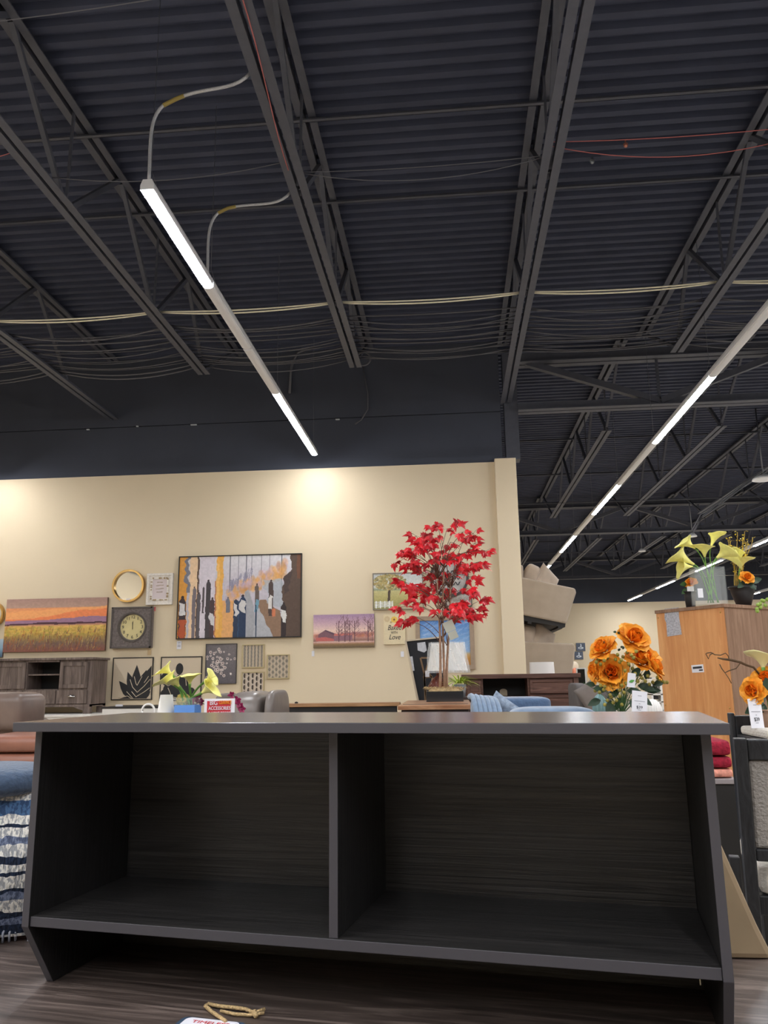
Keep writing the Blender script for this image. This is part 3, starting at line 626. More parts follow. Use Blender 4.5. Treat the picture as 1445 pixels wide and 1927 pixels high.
c.poly([(.46, .55), (.49, .55), (.545, .62), (.55, 1), (.46, 1)], (62, 84, 112)); c.poly([(.545, .45), (.575, .42), (.62, .62), (.64, 1), (.545, 1)], (172, 172, 176)); c.poly([(.64, .6), (.84, 1), (.62, 1)], (184, 184, 188))
c.poly([(.64, .57), (.72, .55), (.84, .7), (.88, 1), (.83, 1)], (150, 120, 98), 1, .03)
c.poly([(.70, .3), (.85, .3), (.88, .5), (.86, .66), (.74, .6)], (176, 182, 188), .75, .06)
c.poly([(.91, 0), (1, 0), (1, 1), (.84, 1), (.88, .7), (.85, .45), (.88, .25), (.92, .18)], (98, 80, 70), 1, .03); st(.97, 1, (120, 82, 64), 0, .3); c.poly([(.86, .26), (.93, .2), (.9, .45), (.87, .5)], (84, 70, 66), 1, .03)
def fig(x, yt, w, y1, col, robe=None, ry=.0):
    c.ell(x, yt, w*.42, w*.62, (66, 54, 54)); c.poly([(x-w*.16, yt), (x+w*.16, yt), (x+w, yt+w*1.9), (x+w*.9, y1), (x-w*.9, y1), (x-w, yt+w*1.9)], col, 1, .006)
    if robe: c.poly([(x-w*.8, ry), (x+w*.8, ry+.02), (x+w*.8, ry+.16), (x-w*.7, ry+.15)], robe, .9, .03)
fig(.035, .5, .032, 1, (70, 58, 60), (236, 232, 230), .57); st(.01, .06, (200, 96, 60), .78, 1, .9, .03); fig(.13, .38, .015, 1, (126, 116, 120)); fig(.17, .45, .014, 1, (100, 94, 98)); fig(.205, .38, .009, .7, (92, 84, 86)); fig(.245, .30, .02, 1, (78, 72, 74)); fig(.28, .52, .02, 1, (84, 68, 70), (230, 226, 226), .7)
fig(.41, .52, .018, .7, (120, 122, 134)); fig(.475, .55, .02, 1, (56, 66, 86), (236, 230, 226), .58); fig(.53, .50, .03, 1, (52, 66, 92), (232, 226, 220), .55); fig(.645, .36, .017, .66, (110, 96, 90), (120, 168, 190), .55); c.line((.64, .62), (.642, 1), .007, (62, 78, 96)); fig(.76, .32, .02, .75, (88, 74, 70), (240, 234, 228), .5); st(.77, .80, (226, 130, 90), .66, .76, .8); fig(.865, .6, .022, 1, (64, 54, 54), (238, 236, 232), .68)
c.grain(.07, 90, 50, 3)
art('framed_painting', 'large framed abstract painting of slender robed figures among vertical color bands', 'painting', (340, 1047), (570, 1043), (332, 1203), (567, 1200), c, .045, .014, m_bfr)
# 3 barn landscape
c = Canvas(150, 82); c.vgrad([(0, (172, 140, 170)), (.25, (206, 168, 180)), (.5, (240, 208, 190)), (.62, (232, 176, 160)), (.8, (150, 110, 100)), (.86, (196, 150, 130)), (.9, (150, 118, 84)), (1, (112, 96, 74))])
for i in range(60): x = random.random(); c.ell(x, .62+random.uniform(-.05, .06), .05, .06, random.choice([(170, 110, 110), (190, 120, 100), (150, 100, 110), (200, 130, 90)]), .4, .6)
c.poly([(.08, .6), (.2, .46), (.36, .58), (.36, .78), (.08, .78)], (132, 96, 104)); c.poly([(.2, .46), (.36, .58), (.34, .62), (.19, .5)], (104, 78, 92)); c.poly([(.04, .7), (.2, .68), (.34, .74), (.34, .8), (.04, .8)], (200, 110, 104)); c.poly([(.34, .58), (.62, .58), (.62, .64), (.34, .66)], (206, 120, 110)); c.poly([(.34, .65), (.64, .63), (.64, .78), (.34, .8)], (150, 110, 120)); c.ell(.5, .83, .55, .03, (238, 206, 196), .6)
for x, w in ((.42, .18), (.52, .5), (.60, .55), (.68, .6), (.90, .5), (.97, .4)):
    c.line((x, .82), (x, .2), .012, (108, 76, 84))
    for k in range(14): y = random.uniform(.1, .6); s_ = random.choice((-1, 1)); L = random.uniform(.03, .1); c.line((x, y+.12), (x+s_*L, y-.04), .005, (122, 88, 94), .8); c.line((x+s_*L*.6, y), (x+s_*L*.7, y-.12), .004, (122, 88, 94), .7)
c.grain(.07)
art('canvas_painting', 'red-roofed barn and bare trees at dusk, small canvas in the middle of the wall', 'painting', (591, 1157), (704, 1156), (590, 1219), (705, 1218), c, .035, edge=mat('canvas_edge_mauve', (110, 84, 90), .8))
# 4 oak tree landscape
c = Canvas(126, 92); c.vgrad([(0, (206, 208, 206)), (.38, (226, 226, 218)), (.45, (150, 158, 130)), (.5, (206, 196, 138)), (.7, (190, 178, 116)), (1, (150, 146, 94))]); c.poly([(.52, .95), (.62, .78), (.95, .68), (1, .7), (1, 1), (.5, 1)], (208, 190, 160), .9, .02)
c.poly([(.285, .8), (.30, .45), (.24, .3), (.3, .36), (.33, .2), (.34, .38), (.42, .28), (.35, .45), (.335, .8)], (86, 72, 62))
for i in range(420):
    a = random.random()*6.28; r = random.random()**.5; x = .33+.34*r*math.cos(a); y = .24+.22*r*math.sin(a)
    if y < .5: c.ell(x, y, .022, .028, random.choice([(196, 178, 120), (170, 154, 100), (150, 140, 90), (214, 198, 150), (120, 112, 78), (186, 160, 100)]), .75)
for i in range(7): c.line((.02, .80+.025*i), (.38, .80+.022*i), .006, (240, 240, 236))
for x in (.04, .13, .22, .31, .38): c.poly([(x, .77), (x+.02, .77), (x+.02, .98), (x, .98)], (244, 244, 240))
c.grain(.1)
art('framed_print', 'landscape print of a leafy tree and white fence, left of the red maple', 'print', (701, 1079), (796, 1077), (702, 1148), (797, 1147), c, .025, .012, mat('grey_wood_frame', (150, 138, 122), .6))
# 5 baked with love
c = Canvas(60, 82, (232, 214, 176)); c.grain(.05)
for k in range(9):
    a = k/9*6.28; c.ell(.5+.09*math.cos(a), .16+.065*math.sin(a), .06, .045, (236, 196, 92)); c.ell(.17+.08*math.cos(a), .14+.06*math.sin(a), .06, .045, (214, 190, 150))
c.ell(.5, .16, .045, .035, (150, 96, 60)); c.ell(.62, .28, .05, .04, (236, 176, 60)); c.ell(.35, .25, .05, .03, (196, 170, 120)); c.ell(.75, .18, .08, .03, (206, 180, 120))
t, b = art('wall_plaque', 'cream plaque lettered Baked with Love beneath the tree landscape', 'plaque', (722, 1158), (762, 1157), (722, 1213), (763, 1212), c, .03, edge=mat('cream_edge', (222, 202, 164), .7))
cx_ = (b[0]+b[1])/2; hh = b[3]-b[2]
for s_, k, w, sz in (('Baked', .56, .2, .1), ('WITH', .39, .09, .05), ('Love', .24, .16, .1)):
    obj('lettering', text_mb(s_, sz, faceM((cx_, b[4]-.001, b[2]+hh*k)), .001, width=w, shear=.35 if s_ != 'WITH' else 0), m_ink, t)
# 6 blue sky painting in a taupe frame
c = Canvas(120, 110); c.vgrad([(0, (96, 140, 205)), (.4, (130, 172, 220)), (.7, (160, 190, 225)), (.76, (214, 180, 130)), (.85, (206, 150, 76)), (1, (190, 130, 60))])
for i in range(120): x = random.random(); y = random.uniform(.05, .7); c.line((x, y), (x+random.uniform(.05, .2), y-random.uniform(.02, .1)), .012, (190, 208, 234), .25)
c.grain(.06)
art('framed_painting', 'blue sky painting in a wide taupe frame behind the plastic-wrapped lamp', 'painting', (781, 1159), (892, 1160), (784, 1262), (893, 1259), c, .03, .06, m_taupe)
# 7, 8 leaf prints on glass
m_pap = mat('print_paper', (214, 196, 170), .6); m_pblk = mat('print_black', (44, 43, 44), .7)
def leafprint(label, q, shapes, lines):
    t, (x0, x1, z0, z1, y) = art('framed_print', label, 'print', *q, None, .014, .014, m_bfr, group=None, edge=m_pap, ft=.006)
    mb = MB(); w = x1-x0; h = z1-z0; n = 0
    for s_ in shapes: mb.prism([(x0+w*a, z1-h*b) for a, b in s_], y-.002-n*.0003, y+.0, 'xz'); n += 1
    obj('leaf_motif', mb, m_pblk, t); mb = MB()
    for l in lines: mb.tube([(x0+w*a, y-.003-n*.0003, z1-h*b) for a, b in l], .0045, 4)
    obj('vein_lines', mb, m_pap, t)
def leaf(x, y, tx, ty, w):
    dx, dy = tx-x, ty-y; L = math.hypot(dx, dy); nx, ny = -dy/L*w, dx/L*w
    return [(min(.96, max(.03, x+dx*f+nx*g)), min(.965, max(.02, y+dy*f+ny*g))) for f, g in ((0, .3), (.2, .8), (.45, 1), (.7, .7), (.9, .25), (1, 0), (.9, -.25), (.7, -.7), (.45, -1), (.2, -.8), (0, -.3))]
sh = [leaf(.6, .98, .6, .18, .13), leaf(.6, .98, .38, .34, .12), leaf(.6, .98, .84, .3, .12), leaf(.65, .98, .98, .2, .15), leaf(.55, .98, .18, .55, .11), leaf(.5, .98, .18, .95, .04), leaf(.7, .98, .97, .55, .12), leaf(.6, .98, .6, .5, .2), leaf(.7, .96, .96, .8, .1)]
leafprint('square print of a pointed black succulent, left of the two dark plant prints', ((214, 1237), (290, 1237), (209, 1317), (286, 1318)), sh,
          [[(.55, .45), (.6, .62), (.63, .66)], [(.63, .66), (.74, .45)], [(.45, .52), (.52, .7), (.64, .82)], [(.64, .82), (.8, .68), (.94, .52)], [(.38, .8), (.55, .97)], [(.62, .92), (.8, .82), (.94, .72)], [(.5, .8), (.62, .93)], [(.8, .6), (.9, .45)], [(.2, .96), (.4, .9), (.52, .97)]])
def disk(cx, cy, rx, ry): return [(min(.96, max(.03, cx+rx*math.cos(a))), min(.965, cy+ry*math.sin(a))) for a in np.linspace(0, 6.283, 26, endpoint=False)]
leafprint('square print of a rounded black succulent behind the yellow calla lilies', ((304, 1236), (382, 1235), (300, 1318), (378, 1320)), [disk(.46, .28, .09, .13), disk(.18, .5, .17, .16), disk(.5, .55, .16, .14), disk(.3, .75, .22, .18), disk(.62, .62, .13, .18), disk(.5, .86, .22, .11), disk(.75, .8, .1, .1), disk(.12, .85, .1, .11)],
          [[(.2, .7), (.3, .9), (.5, .96)], [(.5, .42), (.62, .5), (.64, .66)], [(.34, .4), (.42, .46), (.5, .42)], [(.1, .6), (.2, .66), (.34, .6)]])
# 9 grey circles print
c = Canvas(70, 90); c.a[:] = (104, 98, 102); c.put(np.clip(c.xx*.6+(1-c.yy)*.8-.5, 0, 1), (150, 140, 136), .7)
for i in range(52):
    x = min(.95, max(.04, random.gauss(.38, .2))); y = min(.95, max(.05, random.gauss(.42, .2))); r = random.uniform(.022, .042); c.ell(x, y, r*1.25, r, (222, 208, 200), .95); c.ell(x, y, r*.6, r*.5, (120, 100, 98), .9)
c.ell(.83, .76, .035, .03, (232, 222, 214)); c.grain(.12)
art('framed_print', 'slate grey print scattered with small pale rings', 'print', (389, 1212), (447, 1211), (386, 1287), (445, 1287), c, .025, .006, m_dkfr)
# 10-12 small patterned tiles
def pat(kind):
    c = Canvas(72, 78, (196, 178, 154))
    X_, Y_ = c.xx, c.yy
    if kind == 0:
        for k in range(6):
            u = (k+.5)/6; d = np.abs(X_-u-.03*np.sin(Y_*38+k*3.1)); c.put(d < .018, (82, 84, 88), .9); d = np.abs(X_-u+.03*np.sin(Y_*38+k*3.1)); c.put(d < .014, (100, 104, 104), .8)
    elif kind == 1:
        a = (X_*6) % 1; b = (Y_*4+.5*(np.floor(X_*6) % 2)) % 1; d = np.abs(a-.5)*1.1+np.abs(b-.5); c.put(d < .34, (104, 100, 94), .95); c.put((d > .42) & (d < .5), (126, 128, 126), .9); c.put(d < .12, (190, 172, 140), .9)
    else:
        a = (X_*5) % 1; b = (Y_*4+.5*(np.floor(X_*5) % 2)) % 1; c.a[:] = (206, 190, 172); d = ((a-.5)/.3)**2+((b-.5)/.42)**2; c.put((d < 1) & (a < .55), (52, 46, 44), .95); c.put((d < 1) & (a >= .55), (150, 130, 112), .9)
    return c.grain(.1)
g = 'small patterned prints in champagne frames'
art('framed_print', 'small champagne-framed print of wavy vertical chains, upper left of its trio', 'print', (457, 1213), (498, 1212), (455, 1257), (498, 1257), pat(0), .018, .014, m_champ, group=g)
art('framed_print', 'small champagne-framed print of pale ogee motifs, right of its trio', 'print', (503, 1232), (545, 1231), (502, 1278), (545, 1277), pat(1), .018, .014, m_champ, group=g)
art('framed_print', 'small champagne-framed print of black and tan leaf shapes, bottom of its trio', 'print', (456, 1264), (498, 1264), (454, 1312), (497, 1312), pat(2), .018, .014, m_champ, group=g)
# 13 ornate white frame
c = Canvas(46, 58, (214, 200, 200)); c.grain(.05)
A = at(279, 1080, YW-.003); D = at(325, 1138, YW-.003)
t = thing('ornate_frame', 'distressed white ornate frame with script text beside the round mirror', 'picture frame', ((A.x+D.x)/2, YW-.003, D.z))
x0, x1, z0, z1 = A.x, D.x, D.z, A.z; m_dw = mat('distressed_white', (232, 224, 214), .7, var=.12, scale=40, bump=.4); m_gld = mat('worn_gold', (170, 146, 110), .6)
mb = MB(); f = .075; y0 = YW-.05
for f0, f1, yy in ((0, .035, y0), (.035, .06, y0+.012), (.06, .085, y0+.004)):
    for a in ((x0+f0, x1-f0, z0+f0, z0+f1), (x0+f0, x1-f0, z1-f1, z1-f0), (x0+f0, x0+f1, z0+f1, z1-f1), (x1-f1, x1-f0, z0+f1, z1-f1)): mb.box(a[0], a[1], yy, YW-.004, a[2], a[3])
obj('frame', mb, m_dw, t, bevel=.003)
mb = MB()
for k in range(34):
    u = random.random(); e = k % 4; fx = .07; p = ((x0+fx+u*(x1-x0-2*fx), z0+fx) if e == 0 else (x0+fx+u*(x1-x0-2*fx), z1-fx) if e == 1 else (x0+fx, z0+fx+u*(z1-z0-2*fx)) if e == 2 else (x1-fx, z0+fx+u*(z1-z0-2*fx)))
    mb.blob((p[0], y0+.004, p[1]), (random.uniform(.008, .018), .008, random.uniform(.006, .014)), (1, 1), 8, 5)
obj('scroll_trim', mb, m_gld, t)
mb = MB(); mb.box(x0+.085, x1-.085, y0+.02, YW-.004, z0+.085, z1-.085); obj('card', mb, mat('blush_card', (222, 208, 208), .7), t)
for i, (s_, w) in enumerate((('this', .08), ('is our', .11), ('happy', .12), ('place', .09))):
    mb = MB(); zc = z1-.13-i*.045; xx = (x0+x1)/2-w/2; mb.tube([(xx+w*k/18, y0+.018, zc+.011*math.sin(k*1.9+i)*(1 if k % 3 else .2)) for k in range(19)], .0024, 4); obj('script_line', mb, m_gld, t)
# 14 round mirror
m_mir = mat('mirror_glass', (225, 225, 222), .04, 1); m_gold = mat('brushed_gold', (206, 166, 100), .3, .9)
def ring(mb, c, R, r, y0, y1, n=48):
    P = [[(c[0]+q*math.cos(t_), y, c[2]+q*math.sin(t_)) for t_ in np.linspace(0, 2*math.pi, n, endpoint=False)] for q, y in ((R, y1), (R, y0), (r, y0), (r, y1))]; mb.grid(P, closed=True, sm=False)
def disc(mb, c, R, y, n=48): mb.add([(c[0]+R*math.cos(a), y, c[2]+R*math.sin(a)) for a in np.linspace(0, 2*math.pi, n, endpoint=False)], [tuple(range(n))[::1]])
def rmirror(px, py, rp, label, extra=True):
    c = at(px, py, YW); R = rp*YW/1490; t = thing('round_mirror', label, 'mirror', (c.x, YW-.003, c.z-R))
    mb = MB(); ring(mb, c, R, R-.026, YW-.07, YW-.003); obj('frame', mb, m_gold, t); mb = MB(); disc(mb, c, R-.025, YW-.03); obj('glass', mb, m_mir, t)
    if extra: mb = MB(); p = at(241, 1129, YW-.035); mb.box(p.x-.03, p.x+.03, YW-.036, YW-.032, p.z-.02, p.z+.02); obj('price_sticker', mb, m_card, t)
rmirror(244, 1103, 32, 'round mirror with a thin gold frame above the square clock')
rmirror(-12, 1157, 25, 'gold rimmed round wall piece cut off by the left edge', False)
c = Canvas(20, 40); c.vgrad([(0, (190, 205, 215)), (.5, (150, 180, 200)), (1, (80, 100, 120))])
art('canvas_painting', 'narrow blue seascape canvas cut off by the left edge', 'painting', (-32, 1203), (9, 1203), (-32, 1237), (6, 1237), c, .03)
# 15 clock
Yk2 = YW-.003; A = at(211, 1143, Yk2-.08); D = at(283, 1219, Yk2-.08); x0, x1, z0, z1 = A.x, D.x, D.z, A.z
t = thing('wall_clock', 'square grey carved clock with a round yellowed face and black numerals', 'clock', ((x0+x1)/2, Yk2, z0)); cc = ((x0+x1)/2+.01, 0, (z0+z1)/2+.005); R = .158*(x1-x0)/.53
m_ck = mat('carved_grey', (112, 102, 98), .7, var=.3, scale=40, bump=.8)
n = 48; yf = Yk2-.08
mb = MB(); sq = []
for a in np.linspace(0, 2*math.pi, n, endpoint=False):
    ca, sa = math.cos(a), math.sin(a); k = 1/max(abs(ca), abs(sa)); sq.append(((x0+x1)/2+ca*k*(x1-x0)/2, (z0+z1)/2+sa*k*(z1-z0)/2))
P = [[(p[0], Yk2, p[1]) for p in sq], [(p[0], yf, p[1]) for p in sq], [(cc[0]+(R+.03)*math.cos(a), yf, cc[2]+(R+.03)*math.sin(a)) for a in np.linspace(0, 2*math.pi, n, endpoint=False)], [(cc[0]+R*math.cos(a), yf+.03, cc[2]+R*math.sin(a)) for a in np.linspace(0, 2*math.pi, n, endpoint=False)]]
mb.grid(P, closed=True, sm=False); obj('case', mb, m_ck, t)
mb = MB(); w = .02
for a in ((x0, x1, z0, z0+w), (x0, x1, z1-w, z1), (x0, x0+w, z0, z1), (x1-w, x1, z0, z1)): mb.box(a[0], a[1], yf-.012, yf+.01, a[2], a[3])
obj('case_rim', mb, mat('clock_rim', (92, 84, 80), .6), t)
mb = MB(); ring(mb, cc, R+.035, R+.012, yf-.008, yf+.01); obj('bezel', mb, mat('bezel_dark', (80, 72, 66), .5), t)
mb = MB(); disc(mb, cc, R+.012, yf+.028); obj('dial', mb, mat('dial_yellow', (222, 206, 150), .6, var=.06, scale=8), t)
for k in range(1, 13):
    a = math.radians(90-30*k); obj('numeral', text_mb(str(k), .062, faceM((cc[0]+R*.8*math.cos(a), yf+.026, cc[2]+R*.8*math.sin(a))), .001), m_ink, t)
for nm, L, a, w in (('hour_hand', .07, 92, .007), ('minute_hand', .085, 88, .005)):
    a = math.radians(a); mb = MB(); mb.beam((cc[0]-.03*math.cos(a), yf+.024, cc[2]-.03*math.sin(a)), (cc[0]+L*math.cos(a), yf+.024, cc[2]+L*math.sin(a)), w, .002, up=(0, 1, 0)); obj(nm, mb, m_ink, t)
# 16 round platter sign behind the maple
p = at(845, 1088, YW); mb = MB(); ring(mb, p, .27, .235, YW-.05, YW-.003); t = thing('round_wall_sign', 'round whitewashed wall sign with dark script behind the red maple', 'wall sign', (p.x, YW-.003, p.z-.27)); obj('frame', mb, m_dkfr, t)
mb = MB(); disc(mb, p, .236, YW-.02); obj('face', mb, mat('whitewash', (196, 190, 184), .6, var=.25, scale=10), t)
mb = MB()
for i in range(3): mb.tube([(p.x-.15+.3*k/24, YW-.025, p.z+.08-.08*i+.025*math.sin(k*1.3+i)) for k in range(25)], .006, 4)
obj('script_line', mb, m_ink, t)
c = Canvas(60, 60, (206, 196, 184)); c.vgrad([(0, (200, 196, 190)), (.5, (160, 150, 140)), (1, (214, 204, 190))]); c.grain(.4)
art('framed_print', 'pale grey print half hidden by the lower maple leaves', 'print', (838, 1117), (888, 1117), (838, 1142), (888, 1142), c, .02, .01, m_dkfr)
# price tags hanging on the wall
for px, py, w, h, lbl in ((337, 1214, 9, 15, 'white price tag hanging under the large abstract painting'), (589, 1230, 5, 10, 'white price tag hanging under the barn canvas'), (757, 1231, 6, 10, 'white price tag on the wall below the cream plaque'), (281, 1228, 7, 10, 'tan paper tag hanging below the square clock'), (290, 1146, 6, 8, 'small pink tag at the upper right corner of the clock')):
    p = at(px, py, YW-.01); k = YW/1480; mm = {281: mat('tan_tag', (206, 178, 136), .7), 290: mat('pink_tag', (226, 120, 120), .6)}.get(px, m_card)
    t = thing('price_tag', lbl, 'tag', (p.x, YW-.01, p.z-h*k/2)); mb = MB(); mb.box(p.x-w*k/2, p.x+w*k/2, YW-.012, YW-.009, p.z-h*k/2, p.z+h*k/2); obj('card', mb, mm, t)
    mb = MB(); mb.tube([(p.x, YW-.012, p.z+h*k/2-.004), (p.x+.006, YW-.01, p.z+h*k/2+.03)], .0015, 4); obj('string', mb, m_card, t)
    if px == 337:
        mb = MB()
        for q in (-.02, .0, .03): mb.box(p.x-.022, p.x+.022, YW-.0135, YW-.012, p.z+q-.003, p.z+q+.003)
        obj('printed_line', mb, m_ink, t)
# far wall: two small dark pictures, mirror
for a, b, l in (((1084, 1210), (1101, 1225), 'upper of the two small blue-grey pictures on the far wall'), ((1081, 1226), (1097, 1241), 'lower of the two small blue-grey pictures on the far wall')):
    c = Canvas(30, 30, (96, 104, 120)); c.ell(.5, .62, .3, .14, (220, 226, 232)); c.ell(.52, .3, .07, .2, (214, 220, 228)); c.ell(.45, .62, .15, .05, (96, 104, 120))
    art('small_picture', l, 'picture', a, (b[0], a[1]), (a[0], b[1]), b, c, .03, Y=YF-.005, edge=m_dkfr)
# ================================================================ PLANTS AND SMALL THINGS
m_cal = mat('calla_yellow', (248, 241, 146), .5, var=.08, scale=30, sss=.1); m_cal2 = mat('calla_pale', (240, 232, 170), .5); m_stem = mat('stem_green', (104, 150, 66), .5, var=.15, scale=30); m_spad = mat('spadix', (235, 190, 60), .6)
m_glass = mat('clear_glass', (240, 245, 246), .03, alpha=.09, spec=.9); m_leafg = mat('leaf_green', (58, 92, 48), .5, var=.3, scale=20); m_leafd = mat('leaf_dark', (48, 70, 50), .45, var=.3, scale=15)
def bez(p, a, b, q, n=10):
    p, a, b, q = map(Vector, (p, a, b, q)); return [p*(1-t)**3+a*3*t*(1-t)**2+b*3*t*t*(1-t)+q*t**3 for t in [i/n for i in range(n+1)]]
def calla_mb(base, d, L, R, lip):
    """trumpet flower: base point, direction, length, mouth radius, lip direction (where the pointed tip flares)"""
    d = Vector(d).normalized(); lip = Vector(lip); lip = (lip-d*lip.dot(d)).normalized(); s_ = d.cross(lip); P = []
    for i in range(13):
        t = i/12; row = []
        for k in range(25):
            a = -math.pi+2*math.pi*k/24; tip = max(0, math.cos(a))**1.6; back = (1-math.cos(a))/2
            r = .12*R+R*(.4*t+.85*t**2.4)*(1+.1*math.cos(a)); h = L*t*(1-.22*back)+L*.1*tip*t**3
            flare = R*.22*tip*t**4+R*.12*t**6; h -= L*.10*t**6*(1-tip); w = .05*R*math.sin(5*a)*t**4
            row.append(Vector(base)+d*(h+w)+(lip*math.cos(a)+s_*math.sin(a))*(r+flare))
        P.append(row)
    return MB().grid(P)
def calla(par, base, top, d, L, R, lip, m=None):
    st_ = MB(); st_.tube(bez(base, Vector(base)+(Vector(top)-Vector(base))*.4+Vector((0, 0, .03)), Vector(top)-Vector(d).normalized()*L*.6, Vector(top)+Vector(d).normalized()*L*.08), [.0045]*8+[.005, .006, .007], 7)
    f = obj('calla_flower', calla_mb(top, d, L, R, lip), m or m_cal, par, solid=.0012); obj('stem', st_, m_stem, par)
    mb = MB(); dd = Vector(d).normalized(); mb.tube([Vector(top)+dd*L*.15, Vector(top)+dd*L*.6], [.004, .003], 6); obj('spadix', mb, m_spad, f)
def petal(L, Wd, cup, curl, n=6, wav=0):
    P = []
    for i in range(n+1):
        t = i/n; w = Wd*math.sin(math.pi*(.12+.80*t))**.7*(.35+.65*min(1, t*1.6)); row = []
        for j in range(n+1):
            u = -1+2*j/n; x = u*w; z = L*t; y = cup*(u*u)*-w*.8+curl*t*t*L+wav*math.sin(6*u)*t*.1*L; row.append(Vector((x, y, z)))
        P.append(row)
    return P
def rose_parts(c, up, R):
    """inner and outer petals around centre c opening towards up"""
    Q = Vector((0, 0, 1)).rotation_difference(Vector(up).normalized()).to_matrix().to_4x4(); inn = MB(); out = MB()
    rings = [(3, .9, .08, -.2, .10, inn), (4, 1.0, .2, -.15, .2, inn), (5, 1.05, .36, -.05, .34, inn), (5, 1.12, .6, .2, .5, out), (6, 1.1, .9, .45, .62, out)]
    for q, (n, L, tilt, curl, r0, tgt) in enumerate(rings):
        for k in range(n):
            a = 2*math.pi*k/n+q*.7+random.uniform(-.15, .15); P = petal(R*L*.95, R*(.36+.12*q), .45, curl, 6, .6 if q > 2 else 0)
            M_ = Matrix.Translation(Vector(c)) @ Q @ Euler((0, 0, a)).to_matrix().to_4x4() @ Matrix.Translation((0, R*.05*q, -R*.25)) @ Euler((-tilt+random.uniform(-.1, .1), 0, 0)).to_matrix().to_4x4()
            tgt.grid([[M_ @ p for p in row] for row in P])
    return inn, out
def leaf_mb(mb, p, d, L, Wd, up=(0, 0, 1), droop=.2):
    p = Vector(p); d = Vector(d).normalized(); s_ = d.cross(Vector(up)); s_ = s_.normalized() if s_.length > .01 else Vector((1, 0, 0)); n = s_.cross(d); P = []
    for i in range(7):
        t = i/6; w = Wd*math.sin(math.pi*min(1, t*.96+.02))**.8*(1-.3*t); c = p+d*L*t-Vector((0, 0, 1))*droop*L*t*t; P.append([c+s_*w-n*w*-.25, c, c-s_*w-n*w*-.25])
    mb.grid(P)
m_rose = mat('orange_petal', (242, 138, 26), .55, var=.10, scale=25); m_rose2 = mat('orange_yellow_petal', (248, 168, 52), .55, var=.12, scale=25); m_berry = mat('olive_berry', (150, 138, 62), .35, var=.3, scale=30)
def rose(par, c, up, R):
    a, b = rose_parts(c, up, R); o = obj('rose', a, m_rose, par); obj('outer_petals', b, m_rose2, o)
def table_simple(name, label, cat, x0, x1, y0, y1, z, m=None, t=.03):
    tt = thing(name, label, cat, ((x0+x1)/2, (y0+y1)/2, 0)); mb = MB(); mb.box(x0, x1, y0, y1, z-t, z); obj('tabletop', mb, m or m_esp, tt, bevel=.003)
    for a in (x0+.03, x1-.08):
        for b in (y0+.03, y1-.08): mb = MB(); mb.box(a, a+.05, b, b+.05, 0, z-t); obj('leg', mb, m or m_esp, tt)
    return tt
# ---- left table with calla vase, sign, white lamp, orchids
YL = 3.35; ZL = H-.235
table_simple('display_table', 'dark display table hidden behind the hutch, left of center', 'table', at(240, 1340, YL).x, at(470, 1340, YL).x, YL-.3, YL+.5, ZL)
k = YL/1480
def glass_box(par, x0, x1, y0, y1, z0, z1, th=.004, nm='vase'):
    mb = MB(); o = [(x0, y0), (x1, y0), (x1, y1), (x0, y1)]; i = [(x0+th, y0+th), (x1-th, y0+th), (x1-th, y1-th), (x0+th, y1-th)]
    V = [(x, y, z0) for x, y in o]+[(x, y, z1) for x, y in o]+[(x, y, z1) for x, y in i]+[(x, y, z0+th*1.5) for x, y in i]
    mb.add(V, [(3, 2, 1, 0)]+[(a, (a+1) % 4, (a+1) % 4+4, a+4) for a in range(4)]+[(a+4, (a+1) % 4+4, (a+1) % 4+8, a+8) for a in range(4)]+[(a+8, (a+1) % 4+8, (a+1) % 4+12, a+12) for a in range(4)]+[(12, 13, 14, 15)]); return obj(nm, mb, m_glass, par)
a = at(326, 1313, YL); b = at(368, 1313, YL); x0, x1 = a.x, b.x; z1 = a.z
vs = thing('calla_arrangement', 'yellow calla lilies in a square glass vase with bright blue water', 'flower arrangement', ((x0+x1)/2, YL+.05, ZL))
glass_box(vs, x0, x1, YL, YL+(x1-x0), ZL, z1)
mb = MB(); zb = at(345, 1327, YL).z; mb.box(x0+.0045, x1-.0045, YL+.0045, YL+x1-x0-.0045, ZL+.0065, zb); obj('blue_water', mb, mat('blue_water', (24, 140, 235), .15), vs)
mb = MB(); mb.blob(((x0+x1)/2-.02, YL+.04, zb+.02), (.03, .02, .03), (1, 1), 12, 8, wob=.3); obj('moss', mb, mat('dry_moss', (190, 170, 90), .9, var=.4, scale=100, bump=.6), vs)
bs = Vector(((x0+x1)/2, YL+.045, zb-.01))
for fx, fy, tx, ty, L, R, lip in ((322, 1268, 304, 1253, .075, .032, (-1, -.3, .3)), (330, 1290, 308, 1270, .085, .036, (-.9, -.5, -.4)), (338, 1293, 326, 1275, .055, .024, (-.3, -.7, .1)), (357, 1288, 360, 1264, .065, .03, (.7, -.6, .2)), (386, 1283, 408, 1270, .07, .03, (.7, -.4, .4)), (378, 1305, 408, 1288, .08, .034, (.9, -.5, -.4))):
    p = at(fx, fy, YL); q = at(tx, ty, YL); q.y -= .015; calla(vs, bs+Vector((random.uniform(-.02, .02), random.uniform(-.02, .02), 0)), p, q-p, (q-p).length*.92, R*.95, lip)
